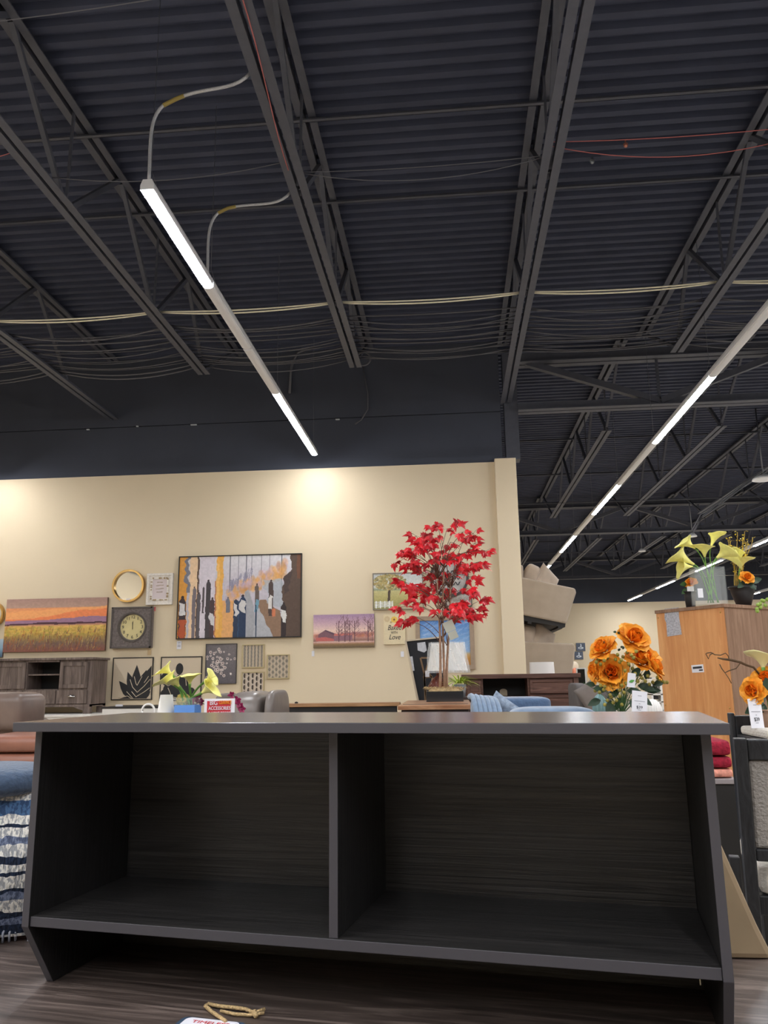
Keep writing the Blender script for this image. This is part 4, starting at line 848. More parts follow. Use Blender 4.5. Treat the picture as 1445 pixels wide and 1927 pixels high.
# sign
a = at(385, 1315, YL-.15); b = at(442, 1315, YL-.15); zs = ZL; sg = thing('clearance_sign', 'red and white clearance accessories sign card in a clear stand behind the hutch', 'sign', ((a.x+b.x)/2, YL-.15, zs))
mb = MB(); mb.box(a.x, b.x, YL-.152, YL-.148, zs, a.z); obj('card', mb, m_card, sg); ww = b.x-a.x
mb = MB(); mb.box(a.x+.012, b.x-.016, YL-.154, YL-.152, zs+.01, a.z-.009); obj('red_panel', mb, m_red, sg)
def sgt(s_, px, py, w, h, m): p = at(px, py, YL-.156); obj('lettering', text_mb(s_, h, faceM(p), .001, width=w), m, sg)
sgt('BIG', 402, 1323, .030, .026, m_card); sgt('CLEARANCE!', 424, 1322, .05, .021, mat('orange_ink', (245, 160, 50), .5)); sgt('ACCESSORIES', 413, 1333, .09, .02, m_card); sgt('& HOME DECOR', 413, 1343, .09, .02, m_card)
# white lamp shade and arch
p = at(304, 1308, YL); q = at(304, 1345, YL); mb = MB(); mb.lathe([(15.5*k*1.05, 0), (11.5*k, p.z-q.z)], (p.x, YL+.06, q.z), 32, cap=(False, True)); lt = thing('table_lamp', 'small white tapered lamp beside the blue water vase', 'lamp', (p.x, YL+.06, ZL)); obj('lamp_shade', mb, m_wshade, lt)
mb = MB(); mb.lathe([(.03, 0), (.01, .01), (.008, q.z-ZL+.03)], (p.x, YL+.06, ZL), 16); obj('base', mb, m_wht, lt)
p = at(271, 1326, YL); r = 12*k; mb = MB(); mb.tube([(p.x-r, YL+.05, ZL), (p.x-r, YL+.05, p.z-r)]+[(p.x-r*math.cos(t_), YL+.05, p.z-r+r*math.sin(t_)) for t_ in np.linspace(0, math.pi, 12)]+[(p.x+r, YL+.05, ZL)], .005, 8); tag(obj('arch_ornament', mb, m_wht), 'thin white arch-shaped ornament left of the small white lamp', 'ornament')
# orchids magenta
m_mag = mat('magenta_petal', (150, 30, 80), .5, var=.25, scale=40)
oc = thing('orchid_spray', 'dark magenta orchid stems in a small glass behind the clearance sign', 'orchid', (at(412, 1340, YL).x, YL+.1, ZL))
mb = MB(); cc_ = at(412, 1345, YL+.1); mb.lathe([(.03, 0), (.035, cc_.z-ZL-.0)], (cc_.x, YL+.1, ZL), 20); obj('vase', mb, mat('blue_glass', (90, 140, 190), .1, trans=.6), oc)
for pts in (((412, 1345), (400, 1330), (375, 1322), (355, 1330)), ((412, 1345), (425, 1322), (440, 1308), (455, 1335))):
    mb = MB(); mb.tube([at(*q, YL+.1) for q in pts], .002, 5); obj('stem', mb, m_leafd, oc)
for px, py in ((372, 1314), (360, 1326), (352, 1330), (378, 1320), (366, 1318), (362, 1336), (436, 1308), (447, 1316), (452, 1328), (456, 1334), (448, 1324)):
    c = at(px, py, YL+.07+random.uniform(0, .03)); mb = MB()
    for j in range(5):
        a = j*1.257+random.random(); leaf_mb(mb, c, (math.cos(a), -.35, math.sin(a)), .019, .007, up=(0, 1, 0), droop=.1)
    mb.blob((c.x, c.y-.004, c.z), (.004, .004, .004), (1, 1), 6, 4); obj('orchid_flower', mb, m_mag, oc)
# ---- red maple on the chest
m_ml = mat('maple_leaf_red', (205, 22, 34), .45, var=.5, scale=11); m_bark = mat('maple_bark', (164, 130, 106), .8, var=.25, scale=40, bump=.5); m_twig = mat('maple_twig', (104, 70, 56), .7)
YM = 5.42; mp = thing('artificial_maple_tree', 'red-leaved artificial maple tree standing in a low box on the wooden chest', 'tree', (at(835, 1315, YM).x, YM, CHZ))
a, b = at(802, 1310, YM-.12), at(872, 1310, YM-.12); zr = at(835, 1301, YM-.12).z
mb = MB(); th_ = .008; mb.box(a.x, b.x, YM-.12, YM-.112, CHZ, zr); mb.box(a.x, b.x, YM+.112, YM+.12, CHZ, zr); mb.box(a.x, a.x+th_, YM-.112, YM+.112, CHZ, zr); mb.box(b.x-th_, b.x, YM-.112, YM+.112, CHZ, zr); mb.box(a.x, b.x, YM-.112, YM+.112, CHZ, CHZ+.01)
obj('planter', mb, mat('mirrored_planter', (90, 92, 96), .12, .8), mp, bevel=.002)
mb = MB(); mb.blob(((a.x+b.x)/2, YM, zr-.01), ((b.x-a.x)/2-.01, .108, .03), (.6, .4), 30, 10, wob=.06)
for i in range(260):
    x = random.uniform(a.x, b.x); y = YM+random.uniform(-.11, .11); z = zr+.008+random.uniform(-.005, .012); t_ = random.random()*6.28; l = random.uniform(.02, .045); mb.tube([(x, y, z), (x+l*math.cos(t_)*.6, y+l*math.sin(t_)*.6, z+.012), (x+l*math.cos(t_), y+l*math.sin(t_), z)], .0012, 3)
tag(obj('moss', mb, mat('straw_moss', (176, 150, 108), .95, var=.35, scale=60), mp))
tr = []
for i, (bx_, tx_, ty_) in enumerate(((828, 824, 1060), (835, 835, 1035), (842, 846, 1080))):
    pts = [at(bx_+(tx_-bx_)*f+2*math.sin(f*5+i*2), 1300+(ty_-1300)*f, YM-.01+.02*i) for f in np.linspace(0, 1, 9)]; tr.append(pts); mb = MB(); mb.tube(pts, list(np.linspace(.0098, .004, 9)), 8); obj('trunk', mb, m_bark, mp)
CL = [(690,190),(860,175),(640,230),(770,235),(520,290),(610,290),(700,300),(900,260),(980,270),(450,390),(590,340),(580,390),(800,340),(910,310),(990,350),(1080,412),(410,415),(500,440),(720,430),(780,440),(920,420),(980,400),(385,500),(470,520),(540,500),(620,490),(860,520),(930,530),(1020,500),(1040,530),(560,540),(655,600),(740,580),(880,590),(960,620),(390,640),(470,700),(500,740),(590,680),(650,700),(800,720),(600,770),(940,710),(1000,740),(1050,800),(480,820),(400,860),(540,860),(730,790),(800,850),(860,880),(920,900),(960,860),(1050,890),(420,970),(500,930),(710,900),(840,930),(980,920),(650,600),(650,760),(700,440),(690,650),(660,350),(560,330),(760,470),(830,470),(520,690),(620,720),(900,870),(940,930),(840,850),(880,830),(540,380),(440,540),(470,410)]
MLEAF = [(0, 0), (.12, .10), (.38, .02), (.34, .16), (.62, .22), (.44, .34), (.5, .52), (.26, .46), (.2, .62), (.12, .78), (0, 1.05), (-.12, .78), (-.2, .62), (-.26, .46), (-.5, .52), (-.44, .34), (-.62, .22), (-.34, .16), (-.38, .02), (-.12, .10)]
def maple_leaf(mb, p, d, nrm, S):
    d = Vector(d).normalized(); s_ = d.cross(Vector(nrm)); s_ = s_.normalized() if s_.length > .05 else Vector((1, 0, 0)); n = s_.cross(d); V = [Vector(p)+d*S*.4]
    for u, v in MLEAF: V.append(Vector(p)+s_*u*S*.8+d*v*S-n*S*(.25*abs(u)+.25*v*v))
    N = len(MLEAF); mb.add(V, [(0, 1+i, 1+(i+1) % N) for i in range(N)])
fo = MB(); br = MB(); random.seed(11)
for (zx, zy) in CL:
    px, py = 660+zx/4.25, 940+zy/4.25; off = random.uniform(-.2, .2)*(1 if abs(px-835) < 50 else .5); c = at(px, py, YM+off)
    tt = random.choice(tr); fz = min(max((1300-(py+30))/240, .45), .99); s0 = tt[min(8, int(fz*8))]
    mid = s0.lerp(c, .5)+Vector((0, 0, .06)); br.tube(bez(s0, s0.lerp(mid, .6)+Vector((0, 0, .03)), mid, c, 6), [.0032, .003, .0026, .0022, .002, .0018, .0015], 5)
    out = (c-Vector((at(835, py, YM).x, YM, c.z))); out.z = 0; out = out.normalized() if out.length > .01 else Vector((1, 0, 0))
    for j in range(random.randint(5, 6)):
        d = out*random.uniform(-.1, 1)+Vector((random.uniform(-.6, .6), random.uniform(-.9, .2), random.uniform(-.9, .1))); q = c+Vector((random.uniform(-.04, .04), random.uniform(-.04, .04), random.uniform(-.025, .02)))
        maple_leaf(fo, q, d, (random.uniform(-.5, .5), random.uniform(-1, -.3), random.uniform(.1, .9)), random.uniform(.05, .074)); br.tube([c, q], .001, 3)
obj('branches', br, m_twig, mp); obj('foliage', fo, m_ml, mp)
p = at(848, 1185, YM-.1); mb = MB(); Mx = Matrix.Translation(p) @ Euler((0, math.radians(-22), 0)).to_matrix().to_4x4()
g = MB(); g.box(-.035, .035, -.001, .001, -.01, .06); g.box(-.03, .03, -.003, -.001, -.065, -.012); g.xf(Mx); obj('hang_tag', g, mat('sage_tag', (196, 196, 180), .4), mp); g = MB(); g.tube([Mx @ Vector((0, 0, .055)), p+Vector((-.0, .02, .10)), p+Vector((-.06, .1, .16))], .001, 3); obj('tag_string', g, m_card, mp)
# ---- lamp in plastic, dark mirror back, easel, grass plant : on a cabinet behind the maple chest
YP = 7.4; zcab = at(840, 1325, YP).z
cx0, cx1 = at(758, 1300, YP+.1).x, at(890, 1300, YP).x
cab = thing('side_cabinet', 'espresso cabinet behind the maple chest carrying the wrapped lamp', 'cabinet', ((cx0+cx1)/2, YP+.3, 0)); bx('body', m_esp, cab, cx0, cx1, YP-.02, YP+1.2, 0, zcab)
p = at(842, 1262, YP); q = at(842, 1209, YP); kk = YP/1480; lp = thing('table_lamp', 'table lamp with its white pleated shade still wrapped in clear plastic', 'lamp', (p.x, YP+.2, zcab))
mb = MB(); P = []; hS = q.z-p.z
for i in range(9):
    f = i/8; r = (38-8*f**.8)*kk; P.append([(p.x+r*math.cos(a)*(1+.008*math.sin(a*14)), YP+.2+r*math.sin(a)*(1+.008*math.sin(a*14)), p.z+hS*f) for a in np.linspace(0, 2*math.pi, 56, endpoint=False)])
mb.grid(P, closed=True); obj('lamp_shade', mb, m_wshade, lp)
mb = MB(); P = []
for i in range(13):
    f = i/12; r = (40-8*f**.8)*kk; P.append([(p.x+(r+.012*math.sin(a*9+f*6)+.008*math.sin(a*23+f*3))*math.cos(a), YP+.2+(r+.012*math.sin(a*9+f*6))*math.sin(a), p.z-.02+(hS+.03)*f) for a in np.linspace(0, 2*math.pi, 72, endpoint=False)])
mb.grid(P, closed=True); obj('plastic_wrap', mb, mat('plastic_film', (245, 248, 250), .08, alpha=.28, spec=.9), lp)
mb = MB(); hb_ = p.z-zcab; mb.lathe([(.07, 0), (.07, .02), (.05, .03), (.09, .1), (.10, .16), (.06, hb_*.75), (.02, hb_*.85), (.012, hb_+.05)], (p.x-.09, YP+.2, zcab), 28); obj('base', mb, mat('amber_glass_base', (120, 62, 48), .12, trans=.35, var=.3, scale=20), lp)
# leaning dark backed frame
Yd = 8.3; q = [at(763, 1206, Yd), at(832, 1199, Yd), at(838, 1330, Yd), at(787, 1330, Yd)]
q[2].z = q[3].z = zcab
ld = thing('leaning_mirror_back', 'black backed board leaning behind the maple trunk with papers stapled on', 'board', (q[2].x-.2, Yd, q[2].z))
mb = MB(); mb.prism([(v.x, v.z) for v in q], Yd, Yd+.03, 'xz'); obj('panel', mb, mat('black_felt', (40, 40, 44), .8, var=.1, scale=10), ld)
mb = MB(); mb.beam(q[0], q[3], .02, .035, up=(0, 1, 0)); mb.beam(q[0], q[1], .015, .035, up=(0, 1, 0)); obj('edge_strip', mb, m_pap, ld)
for pl_ in (((785, 1210), (800, 1208), (803, 1224), (798, 1228), (786, 1224)), ((769, 1236), (776, 1235), (780, 1262), (774, 1263))): mb = MB(); mb.prism([(at(x, y, Yd).x, at(x, y, Yd).z) for x, y in pl_], Yd-.006, Yd-.002, 'xz'); obj('paper', mb, mat('paper_grey', (205, 205, 210), .6, var=.12, scale=40), ld)
# wooden folding easel
Ye = 7.9; m_eas = mat('easel_bronze', (140, 112, 84), .5, .3); es = thing('tabletop_easel', 'small bronze folding easel in front of the black board', 'easel', (at(802, 1315, Ye).x, Ye, zcab))
for seg in (((791, 1238), (800, 1275)), ((808, 1240), (797, 1275)), ((792, 1238), (812, 1238)), ((796, 1275), (813, 1274)), ((799, 1275), (800, 1320)), ((798, 1275), (803, 1320)), ((812, 1272), (819, 1320)), ((804, 1262), (812, 1274))): mb = MB(); mb.beam(at(*seg[0], Ye), at(*seg[1], Ye), .016, .012, up=(0, 1, 0)); obj('bar', mb, m_eas, es)
mb = MB(); c = at(804, 1268, Ye-.01); mb.xf(Matrix.Identity(4)); mb.box(c.x-.02, c.x+.02, Ye-.02, Ye-.015, c.z-.03, c.z+.03); obj('paper_tag', mb, m_card, es)
# grassy plant
pg = at(864, 1291, 6.9); gp = thing('grass_plant', 'small yellow-green grassy plant in a clear pot right of the maple trunk', 'plant', (pg.x, 6.9, pg.z-.09)); mb = MB()
for i in range(90):
    a = random.random()*6.28; l = random.uniform(.12, .2); d = Vector((math.cos(a), math.sin(a)*.6, random.uniform(.2, 1.3))).normalized(); leaf_mb(mb, (pg.x+.02*math.cos(a), 6.9+.02*math.sin(a), pg.z+.02), d, l, .006, droop=.5)
obj('foliage', mb, mat('lime_blades', (170, 190, 60), .5, var=.45, scale=14), gp); mb = MB(); mb.lathe([(.05, 0), (.06, .105)], (pg.x, 6.9, pg.z-.09), 24); obj('pot', mb, mat('grey_glass_pot', (150, 155, 160), .2, .3), gp)
bx('riser', m_esp, None, pg.x-.12, pg.x+.12, 6.8, 7.05, 0, pg.z-.09); o = bpy.data.objects['riser']; tag(o, 'narrow espresso pedestal under the grassy plant', 'pedestal')
# ---- blue plush seating in the middle
m_blu = mat('dusty_blue_plush', (84, 106, 136), .95, var=.14, scale=40, bump=.5, sheen=.5); m_blu2 = mat('pale_blue_plush', (116, 136, 160), .95, var=.12, scale=30, bump=.4, sheen=.5)
YB = 4.0; bl = thing('plush_sofa', 'dusty blue plush sofa with a rolled back behind the hutch', 'sofa', (at(975, 1340, YB).x, YB+.4, 0))
def bb(nm, px0, px1, pyt, pyb, Y, dep, m, e=(.5, .4), rot=None, wob=0.):
    a, b = at(px0, pyt, Y), at(px1, pyb, Y); g = MB(); g.blob(((a.x+b.x)/2, Y+dep, (a.z+b.z)/2), ((b.x-a.x)/2, dep, (a.z-b.z)/2), e, 36, 16, rot=rot, wob=wob); return obj(nm, g, m, bl)
bb('back_roll', 915, 1040, 1313, 1350, YB+.55, .13, m_blu, (.35, .25)); bb('front_roll', 960, 1128, 1332, 1380, YB, .12, m_blu2, (.5, .3)); bb('arm_roll', 886, 946, 1311, 1370, YB+.1, .2, m_blu, (.6, .5), wob=.0)
for i in range(6):
    p = at(893+i*9, 1313+i*1.5, YB+.06); g = MB(); g.tube(bez(p+Vector((-.02, .2, .0)), p+Vector((-.01, .08, .02)), p+Vector((.0, -.03, .0)), p+Vector((.01, -.1, -.13)), 10), [.014]*11, 8); obj('tufted_rib', g, m_blu2, bl)
a = at(890, 1345, YB); b = at(1110, 1345, YB); g = MB(); g.box(a.x, b.x, YB+.02, YB+.8, .05, at(1000, 1362, YB).z); obj('base', g, m_blu, bl, bevel=.03)
p = at(945, 1326, YB+.3); g = cushion(.22, .2, .07); g.xf(Matrix.Translation((p.x-.0, p.y, p.z-.06)) @ Euler((.5, .6, .2)).to_matrix().to_4x4()); tag(obj('lace_cushion', g, mat('blue_white_lace', (150, 162, 178), .9, var=.3, scale=60)), 'small blue and white patterned cushion in the blue plush sofa', 'cushion')
# ---- orange rose bouquet
YR = 3.9; ZR = H-.27; kk = YR/1480
table_simple('display_table', 'dark display table behind the hutch under the orange roses', 'table', at(1136, 1340, YR).x, at(1252, 1340, YR).x, YR-.2, YR+.45, ZR)
bc = at(1170, 1345, YR); bq = thing('rose_bouquet', 'large bouquet of orange roses and olive berries in a glass vase', 'bouquet', (bc.x, YR, ZR))
mb = MB(); pr = [(.045, 0), (.05, .03), (.045, .06), (.05, .09)]; mb.lathe(pr+[(r_-.003, z_) for r_, z_ in pr[::-1][:-1]]+[(.042, .004)], (bc.x, YR, ZR), 28, cap=(True, True)); obj('vase', mb, m_glass, bq)
RS = [(1191, 1201, 23, (.3, -.9, .6)), (1136, 1221, 21, (-.7, -.5, .8)), (1150, 1265, 23, (-.1, -1, .15)), (1124, 1262, 18, (-1, -.3, .2)), (1210, 1243, 25, (.1, -.6, .9)), (1228, 1256, 20, (1, -.4, .5)), (1148, 1250, 12, (-.5, -.2, 1)), (1165, 1255, 13, (.6, -.3, .2))]
for px, py, r, up in RS[:6]: c = at(px, py, YR+random.uniform(-.04, .04)); rose(bq, c, up, r*kk*1.12)
mb = MB()
for px, py, r, up in RS[:6]: c = at(px, py, YR); mb.tube(bez((bc.x, YR, ZR+.02), (bc.x, YR, ZR+.12), c-Vector(up).normalized()*.08, c-Vector(up).normalized()*.01, 8), .0022, 5)
for i in range(46):
    px = random.gauss(1180, 30); py = random.uniform(1230, 1332); c = at(px, py, YR+random.uniform(-.04, .09)); mb.tube([(bc.x, YR, ZR+.08), c.lerp(Vector((bc.x, YR, ZR+.1)), .4)+Vector((0, 0, .01)), c], .0012, 4)
obj('stems', mb, m_leafg, bq); mb = MB()
for px, py, L, a in [(1165, 1300, .07, 200), (1140, 1300, .07, 160), (1130, 1318, .07, 190), (1200, 1290, .08, 350), (1190, 1275, .07, 60), (1215, 1300, .07, 10), (1150, 1318, .08, 250), (1185, 1318, .06, 300), (1180, 1262, .06, 90), (1152, 1330, .06, 270), (1160, 1285, .07, 110), (1230, 1290, .06, 30), (1120, 1290, .05, 160), (1200, 1310, .07, 330), (1170, 1312, .07, 230), (1215, 1278, .06, 80), (1180, 1300, .07, 0), (1145, 1290, .06, 120), (1205, 1320, .05, 270)]:
    c = at(px, py, YR+random.uniform(-.02, .05)); a = math.radians(a); leaf_mb(mb, c, (math.cos(a), -.35, math.sin(a)), L, L*.3, up=(0, -1, .3), droop=.15)
for px, py in ((1160, 1190), (1166, 1193), (1138, 1208), (1143, 1214), (1172, 1222), (1163, 1225), (1167, 1218)): c = at(px, py, YR); leaf_mb(mb, c, (random.uniform(-1, 1), -.3, random.uniform(-.5, 1)), .02, .007, up=(0, -1, .2))
obj('foliage', mb, m_leafd, bq)
bp_ = [(1122, 1246), (1130, 1250), (1137, 1243), (1143, 1238), (1126, 1240), (1180, 1228), (1188, 1233), (1172, 1236), (1162, 1232), (1197, 1226), (1158, 1241), (1166, 1246), (1130, 1290), (1136, 1298), (1128, 1303), (1138, 1292), (1170, 1290), (1178, 1286), (1166, 1299), (1174, 1303), (1150, 1312), (1143, 1318), (1154, 1322), (1148, 1308), (1160, 1318), (1166, 1310), (1200, 1282), (1208, 1276), (1214, 1282), (1204, 1270), (1240, 1278), (1245, 1281), (1250, 1284), (1255, 1284), (1237, 1275), (1219, 1272), (1190, 1258), (1176, 1262), (1183, 1250), (1195, 1268), (1228, 1284), (1222, 1288), (1170, 1326), (1138, 1326), (1120, 1300), (1169, 1242), (1185, 1222), (1192, 1238)]
for px, py in bp_:
    mb = MB(); c = at(px, py, YR-.05+random.uniform(-.03, .06)); mb.blob(c, (.0085, .0085, .009), (1, 1), 10, 7); obj('berry', mb, m_berry, bq)
# price cards
def price_card(label, px0, px1, py0, py1, Y, rz, zb, plant=False, holder=True):
    a, b = at(px0, py0, Y), at(px1, py1, Y); w = b.x-a.x; z0 = zb; h = a.z-z0; c = thing('price_card', label, 'price card', ((a.x+b.x)/2, Y, z0), (0, 0, 0))
    M0 = Matrix.Translation(((a.x+b.x)/2, Y, z0)) @ Euler((math.radians(-6), math.radians(rz), 0)).to_matrix().to_4x4()
    g = MB(); g.box(-w/2, w/2, -.002, .001, 0, h); g.xf(M0); obj('card', g, m_card, c)
    def tx(s_, zz, sz, wd, m): obj('lettering', text_mb(s_, sz, M0 @ faceM((0, -.003, zz)), .0004, width=wd), m, c)
    tx('$39', h-(a.z-at(px0, py0+(py1-py0)*.74, Y).z), .017, w*.4, m_ink)
    for f, ww in ((.22, .25), (.46, .7), (.58, .1), (.86, .2)):
        g = MB(); zz = h-(a.z-at(px0, py0+(py1-py0)*f, Y).z); g.box(-w*ww/2, w*ww/2, -.003, -.002, zz-.001, zz+.001); g.xf(M0); obj('printed_line', g, mat('grey_ink', (150, 150, 158), .6), c)
    return c
price_card('white $39 price card tilted in front of the orange rose bouquet', 1181, 1213, 1300, 1342, YR-.22, 7, ZR)
c = at(1188, 1280, YR-.12); g = MB(); g.box(-.018, .018, -.001, .001, -.032, .032); g.xf(Matrix.Translation(c) @ Euler((0, math.radians(8), 0)).to_matrix().to_4x4()); t = tag(thing('plant_tag', 'small white plant tag with a green leaf tucked in the rose bouquet', 'tag', c)); t['category'] = 'tag'; obj('card', g, m_card, t)
g = MB(); leaf_mb(g, c+Vector((-.012, -.003, -.008)), (1, -.05, .3), .026, .007, up=(0, -1, 0), droop=0); obj('leaf_print', g, mat('print_green', (90, 160, 70), .6), t)
# teal ribbed vase and white ribbed lamp shade
Yt = 4.3; p = at(1138, 1307, Yt); kk = Yt/1480; mb = MB(); P = []; zb = H-.27
for f, r in ((0, 10), (.1, 13), (.45, 14), (.75, 13), (.92, 8), (1, 3)):
    P.append([(p.x+r*kk*(1+.07*math.cos(9*a))*math.cos(a), Yt+.16+r*kk*(1+.07*math.cos(9*a))*math.sin(a), zb+(p.z-zb)*f) for a in np.linspace(0, 2*math.pi, 72, endpoint=False)])
mb.grid(P, closed=True); tag(obj('ribbed_vase', mb, mat('teal_glass', (140, 178, 176), .15, trans=.4)), 'pale teal ribbed glass vase left of the rose bouquet', 'vase')
p = at(1231, 1316, Yt+.2); mb = MB(); P = []
for f, r in ((-.3, 17.5), (0, 17), (.4, 16), (.75, 12), (.95, 6), (1, 1)):
    P.append([(p.x+r*kk*(1+.03*math.cos(20*a))*math.cos(a), Yt+.2+.05+r*kk*(1+.03*math.cos(20*a))*math.sin(a), at(1231, 1342, Yt+.2).z+(p.z-at(1231, 1342, Yt+.2).z)*f) for a in np.linspace(0, 2*math.pi, 120, endpoint=False)])
mb.grid(P, closed=True); wl = thing('table_lamp', 'white pleated dome lamp between the roses and the tall wooden cabinet', 'lamp', (p.x, Yt+.25, ZR)); obj('lamp_shade', mb, m_wshade, wl)
mb = MB(); mb.lathe([(.04, 0), (.015, .02), (.012, .03)], (p.x, Yt+.25, ZR), 16); obj('base', mb, m_wht, wl)
table_simple('display_table', 'dark display table behind the roses under the teal vase', 'table', at(1118, 1340, Yt).x, at(1256, 1340, Yt).x, Yt+.08, Yt+.6, ZR)
# distant things: framed black screen, grey sofas, shelf
YQ = 14.; a, b = at(1084, 1257, YQ), at(1105, 1289, YQ); t = thing('framed_screen', 'black screen in a pale frame beyond the walnut console', 'screen', ((a.x+b.x)/2, YQ, b.z)); g = MB(); g.box(a.x, b.x, YQ, YQ+.04, b.z, a.z); obj('frame', g, m_wht, t); g = MB(); g.box(a.x+.02, b.x-.03, YQ-.006, YQ, b.z+.02, a.z-.02); obj('screen', g, mat('black_gloss', (16, 20, 20), .15), t)
g = MB(); g.box(a.x-.2, b.x+.3, YQ-.1, YQ+.4, 0, b.z); tag(obj('stand', g, m_gw, bevel=.004), 'grey wood stand under the framed black screen', 'stand')
m_gs = mat('grey_upholstery', (112, 106, 104), .9, var=.1, scale=12, bump=.2); m_gs2 = mat('grey_cushion', (134, 124, 118), .9, var=.1, scale=12, bump=.2)
YG = 7.6; t = thing('sofa', 'grey upholstered sofa with a leaning back cushion behind the teal vase', 'sofa', (at(1120, 1330, YG).x, YG+.4, 0))
for nm, x0, x1, y0, y1, dep, m_ in (('backrest', 1086, 1112, 1286, 1345, .3, m_gs), ('seat_cushion', 1095, 1165, 1328, 1350, .3, m_gs), ('back_bolster', 1120, 1158, 1298, 1334, .2, m_gs)):
    a, b = at(x0, y0, YG), at(x1, y1, YG); g = MB(); g.blob(((a.x+b.x)/2, YG+.1+dep, (a.z+b.z)/2), ((b.x-a.x)/2, dep, (a.z-b.z)/2), (.35, .3), 24, 12); obj(nm, g, m_, t)
p = at(1112, 1312, YG); g = cushion(.26, .2, .1); g.xf(Matrix.Translation((p.x, YG+.04, p.z)) @ Euler((0, math.radians(58), 0)).to_matrix().to_4x4()); obj('throw_pillow', g, m_gs2, t)
a, b = at(1090, 1345, YG), at(1165, 1345, YG); g = MB(); g.box(a.x, b.x, YG+.1, YG+.8, .08, a.z); obj('base', g, m_gs, t, bevel=.02)
for x in (a.x+.04, b.x-.08):
    for y in (YG+.14, YG+.72): g = MB(); g.box(x, x+.04, y, y+.04, 0, .08); obj('leg', g, m_blk, t)
YS = 16.; a, b = at(1222, 1270, YS), at(1250, 1340, YS); t = thing('shelf_unit', 'distant white shelf unit with black boxes beside the wooden cabinet', 'shelf', ((a.x+b.x)/2, YS, 0)); g = MB()
for py in (1275, 1306, 1320, 1336): z = at(1235, py, YS).z; g.box(a.x, b.x, YS, YS+.3, z-.02, z)
obj('shelf', g, m_wht, t); g = MB()
for x in (a.x, b.x-.04): g.box(x, x+.04, YS, YS+.3, 0, at(1235, 1275, YS).z)
obj('upright', g, m_wht, t)
for x0, x1, y0, y1, s_ in ((1226, 1238, 1287, 1305, 'upper black box on the distant white shelf'), (1226, 1240, 1309, 1319, 'lower black box on the distant white shelf')):
    a, b = at(x0, y0, YS), at(x1, y1, YS); g = MB(); g.box(a.x, b.x, YS+.02, YS+.25, b.z+.03, a.z); tag(obj('storage_box', g, m_blk, bevel=.005), s_, 'box')
# pink edge chair + white sofa arm near the walnut console
p = at(1086, 1262, 15.6); g = MB(); g.blob((p.x-.02, 16.1, p.z+.02), (.11, .3, .16), (.6, .6), 20, 10); t = thing('accent_chair', 'pale chair back with a coral edge beyond the stacked sofas', 'chair', (p.x, 16.1, 0)); obj('backrest', g, m_pap, t)
g = MB(); g.blob((p.x+.01, 15.95, p.z-.06), (.08, .25, .12), (.6, .6), 20, 10); obj('coral_trim', g, mat('coral', (226, 140, 116), .8), t); g = MB(); g.box(p.x-.3, p.x+.05, 15.9, 16.4, 0, p.z-.08); obj('base', g, m_pap, t)
# ---- tall cabinet turned away: orange plywood back and brown side
m_ply = wood('orange_plywood', (212, 142, 86), (234, 172, 114), (10, 10, .9), .45, .08, .4, 1.2, c0=(222, 156, 98)); m_side = wood('rough_brown_side', (136, 104, 82), (164, 130, 106), (30, 30, 2.5), .7, .5, .3, 1)
P1 = at(1361, 1136, 7.0); zt = P1.z; P0 = atz(1234, 1149, zt); P2 = atz(1475, 1143, zt)
d1 = (P0-P1); L1 = Vector((d1.x, d1.y, 0)).length; ang = math.atan2(d1.y, d1.x)
cb = thing('tall_cabinet', 'tall wooden cabinet showing its orange plywood back with stapled instructions', 'cabinet', (P1.x, P1.y, 0), (0, 0, ang+math.pi))
# local frame: -x runs along the plywood back towards P0, +y is behind it; side face leaves the corner
ca = ang+math.pi; ux = Vector((math.cos(ca), math.sin(ca), 0)); uy = Vector((-ux.y, ux.x, 0)); d2 = P2-P1
e0 = -L1; DP = .9
sx, sy = d2.dot(ux), d2.dot(uy); sl = math.hypot(sx, sy); sx, sy = sx/sl, sy/sl
mb = MB(); mb.box(e0, 0, 0, .008, 0, zt-.03); obj('back_panel', mb, m_ply, cb, world=False)
mb = MB(); mb.prism([(0, 0), (sx*DP, sy*DP), (sx*DP+e0*.9, sy*DP), (e0, .008), (0, .008)], .02, zt-.03, 'xy'); obj('side_panel', mb, m_side, cb, world=False)
mb = MB(); mb.prism([(.012, -.012), (sx*DP+.012, sy*DP), (sx*DP+e0*.9, sy*DP), (e0-.006, -.012)], zt-.03, zt, 'xy'); obj('top_panel', mb, m_side, cb, world=False, bevel=.002)
mb = MB()
for x, z in ((e0+.02, zt-.07), (-.04, zt-.07), (e0+.02, zt-.86), (-.04, zt-.87)): mb.blob((x, -.001, z), (.008, .004, .008), (1, 1), 10, 6)
obj('screw', mb, m_gold, cb, world=False)
def on_back(px, py):
    v = RW @ np.array([px-CX, -(py-CY), -FPX]); A_ = np.array([[ux.x, -v[0]], [ux.y, -v[1]]]); s_ = np.linalg.solve(A_, -np.array([P1.x, P1.y])); return s_[0], s_[1]*v[2]+H
for nm, pts, m_ in (('instruction_paper', ((1251, 1146), (1277, 1143), (1278, 1162), (1283, 1194), (1256, 1198), (1254, 1172), (1251, 1165)), mat('crinkled_sleeve', (186, 184, 190), .35, var=.25, scale=60, bump=.8)), ('label_sticker', ((1301, 1252), (1323, 1250), (1325, 1265), (1303, 1266)), m_card)):
    mb = MB(); mb.prism([on_back(*q) for q in pts], -.004, -.0005, 'xz'); obj(nm, mb, m_, cb, world=False)
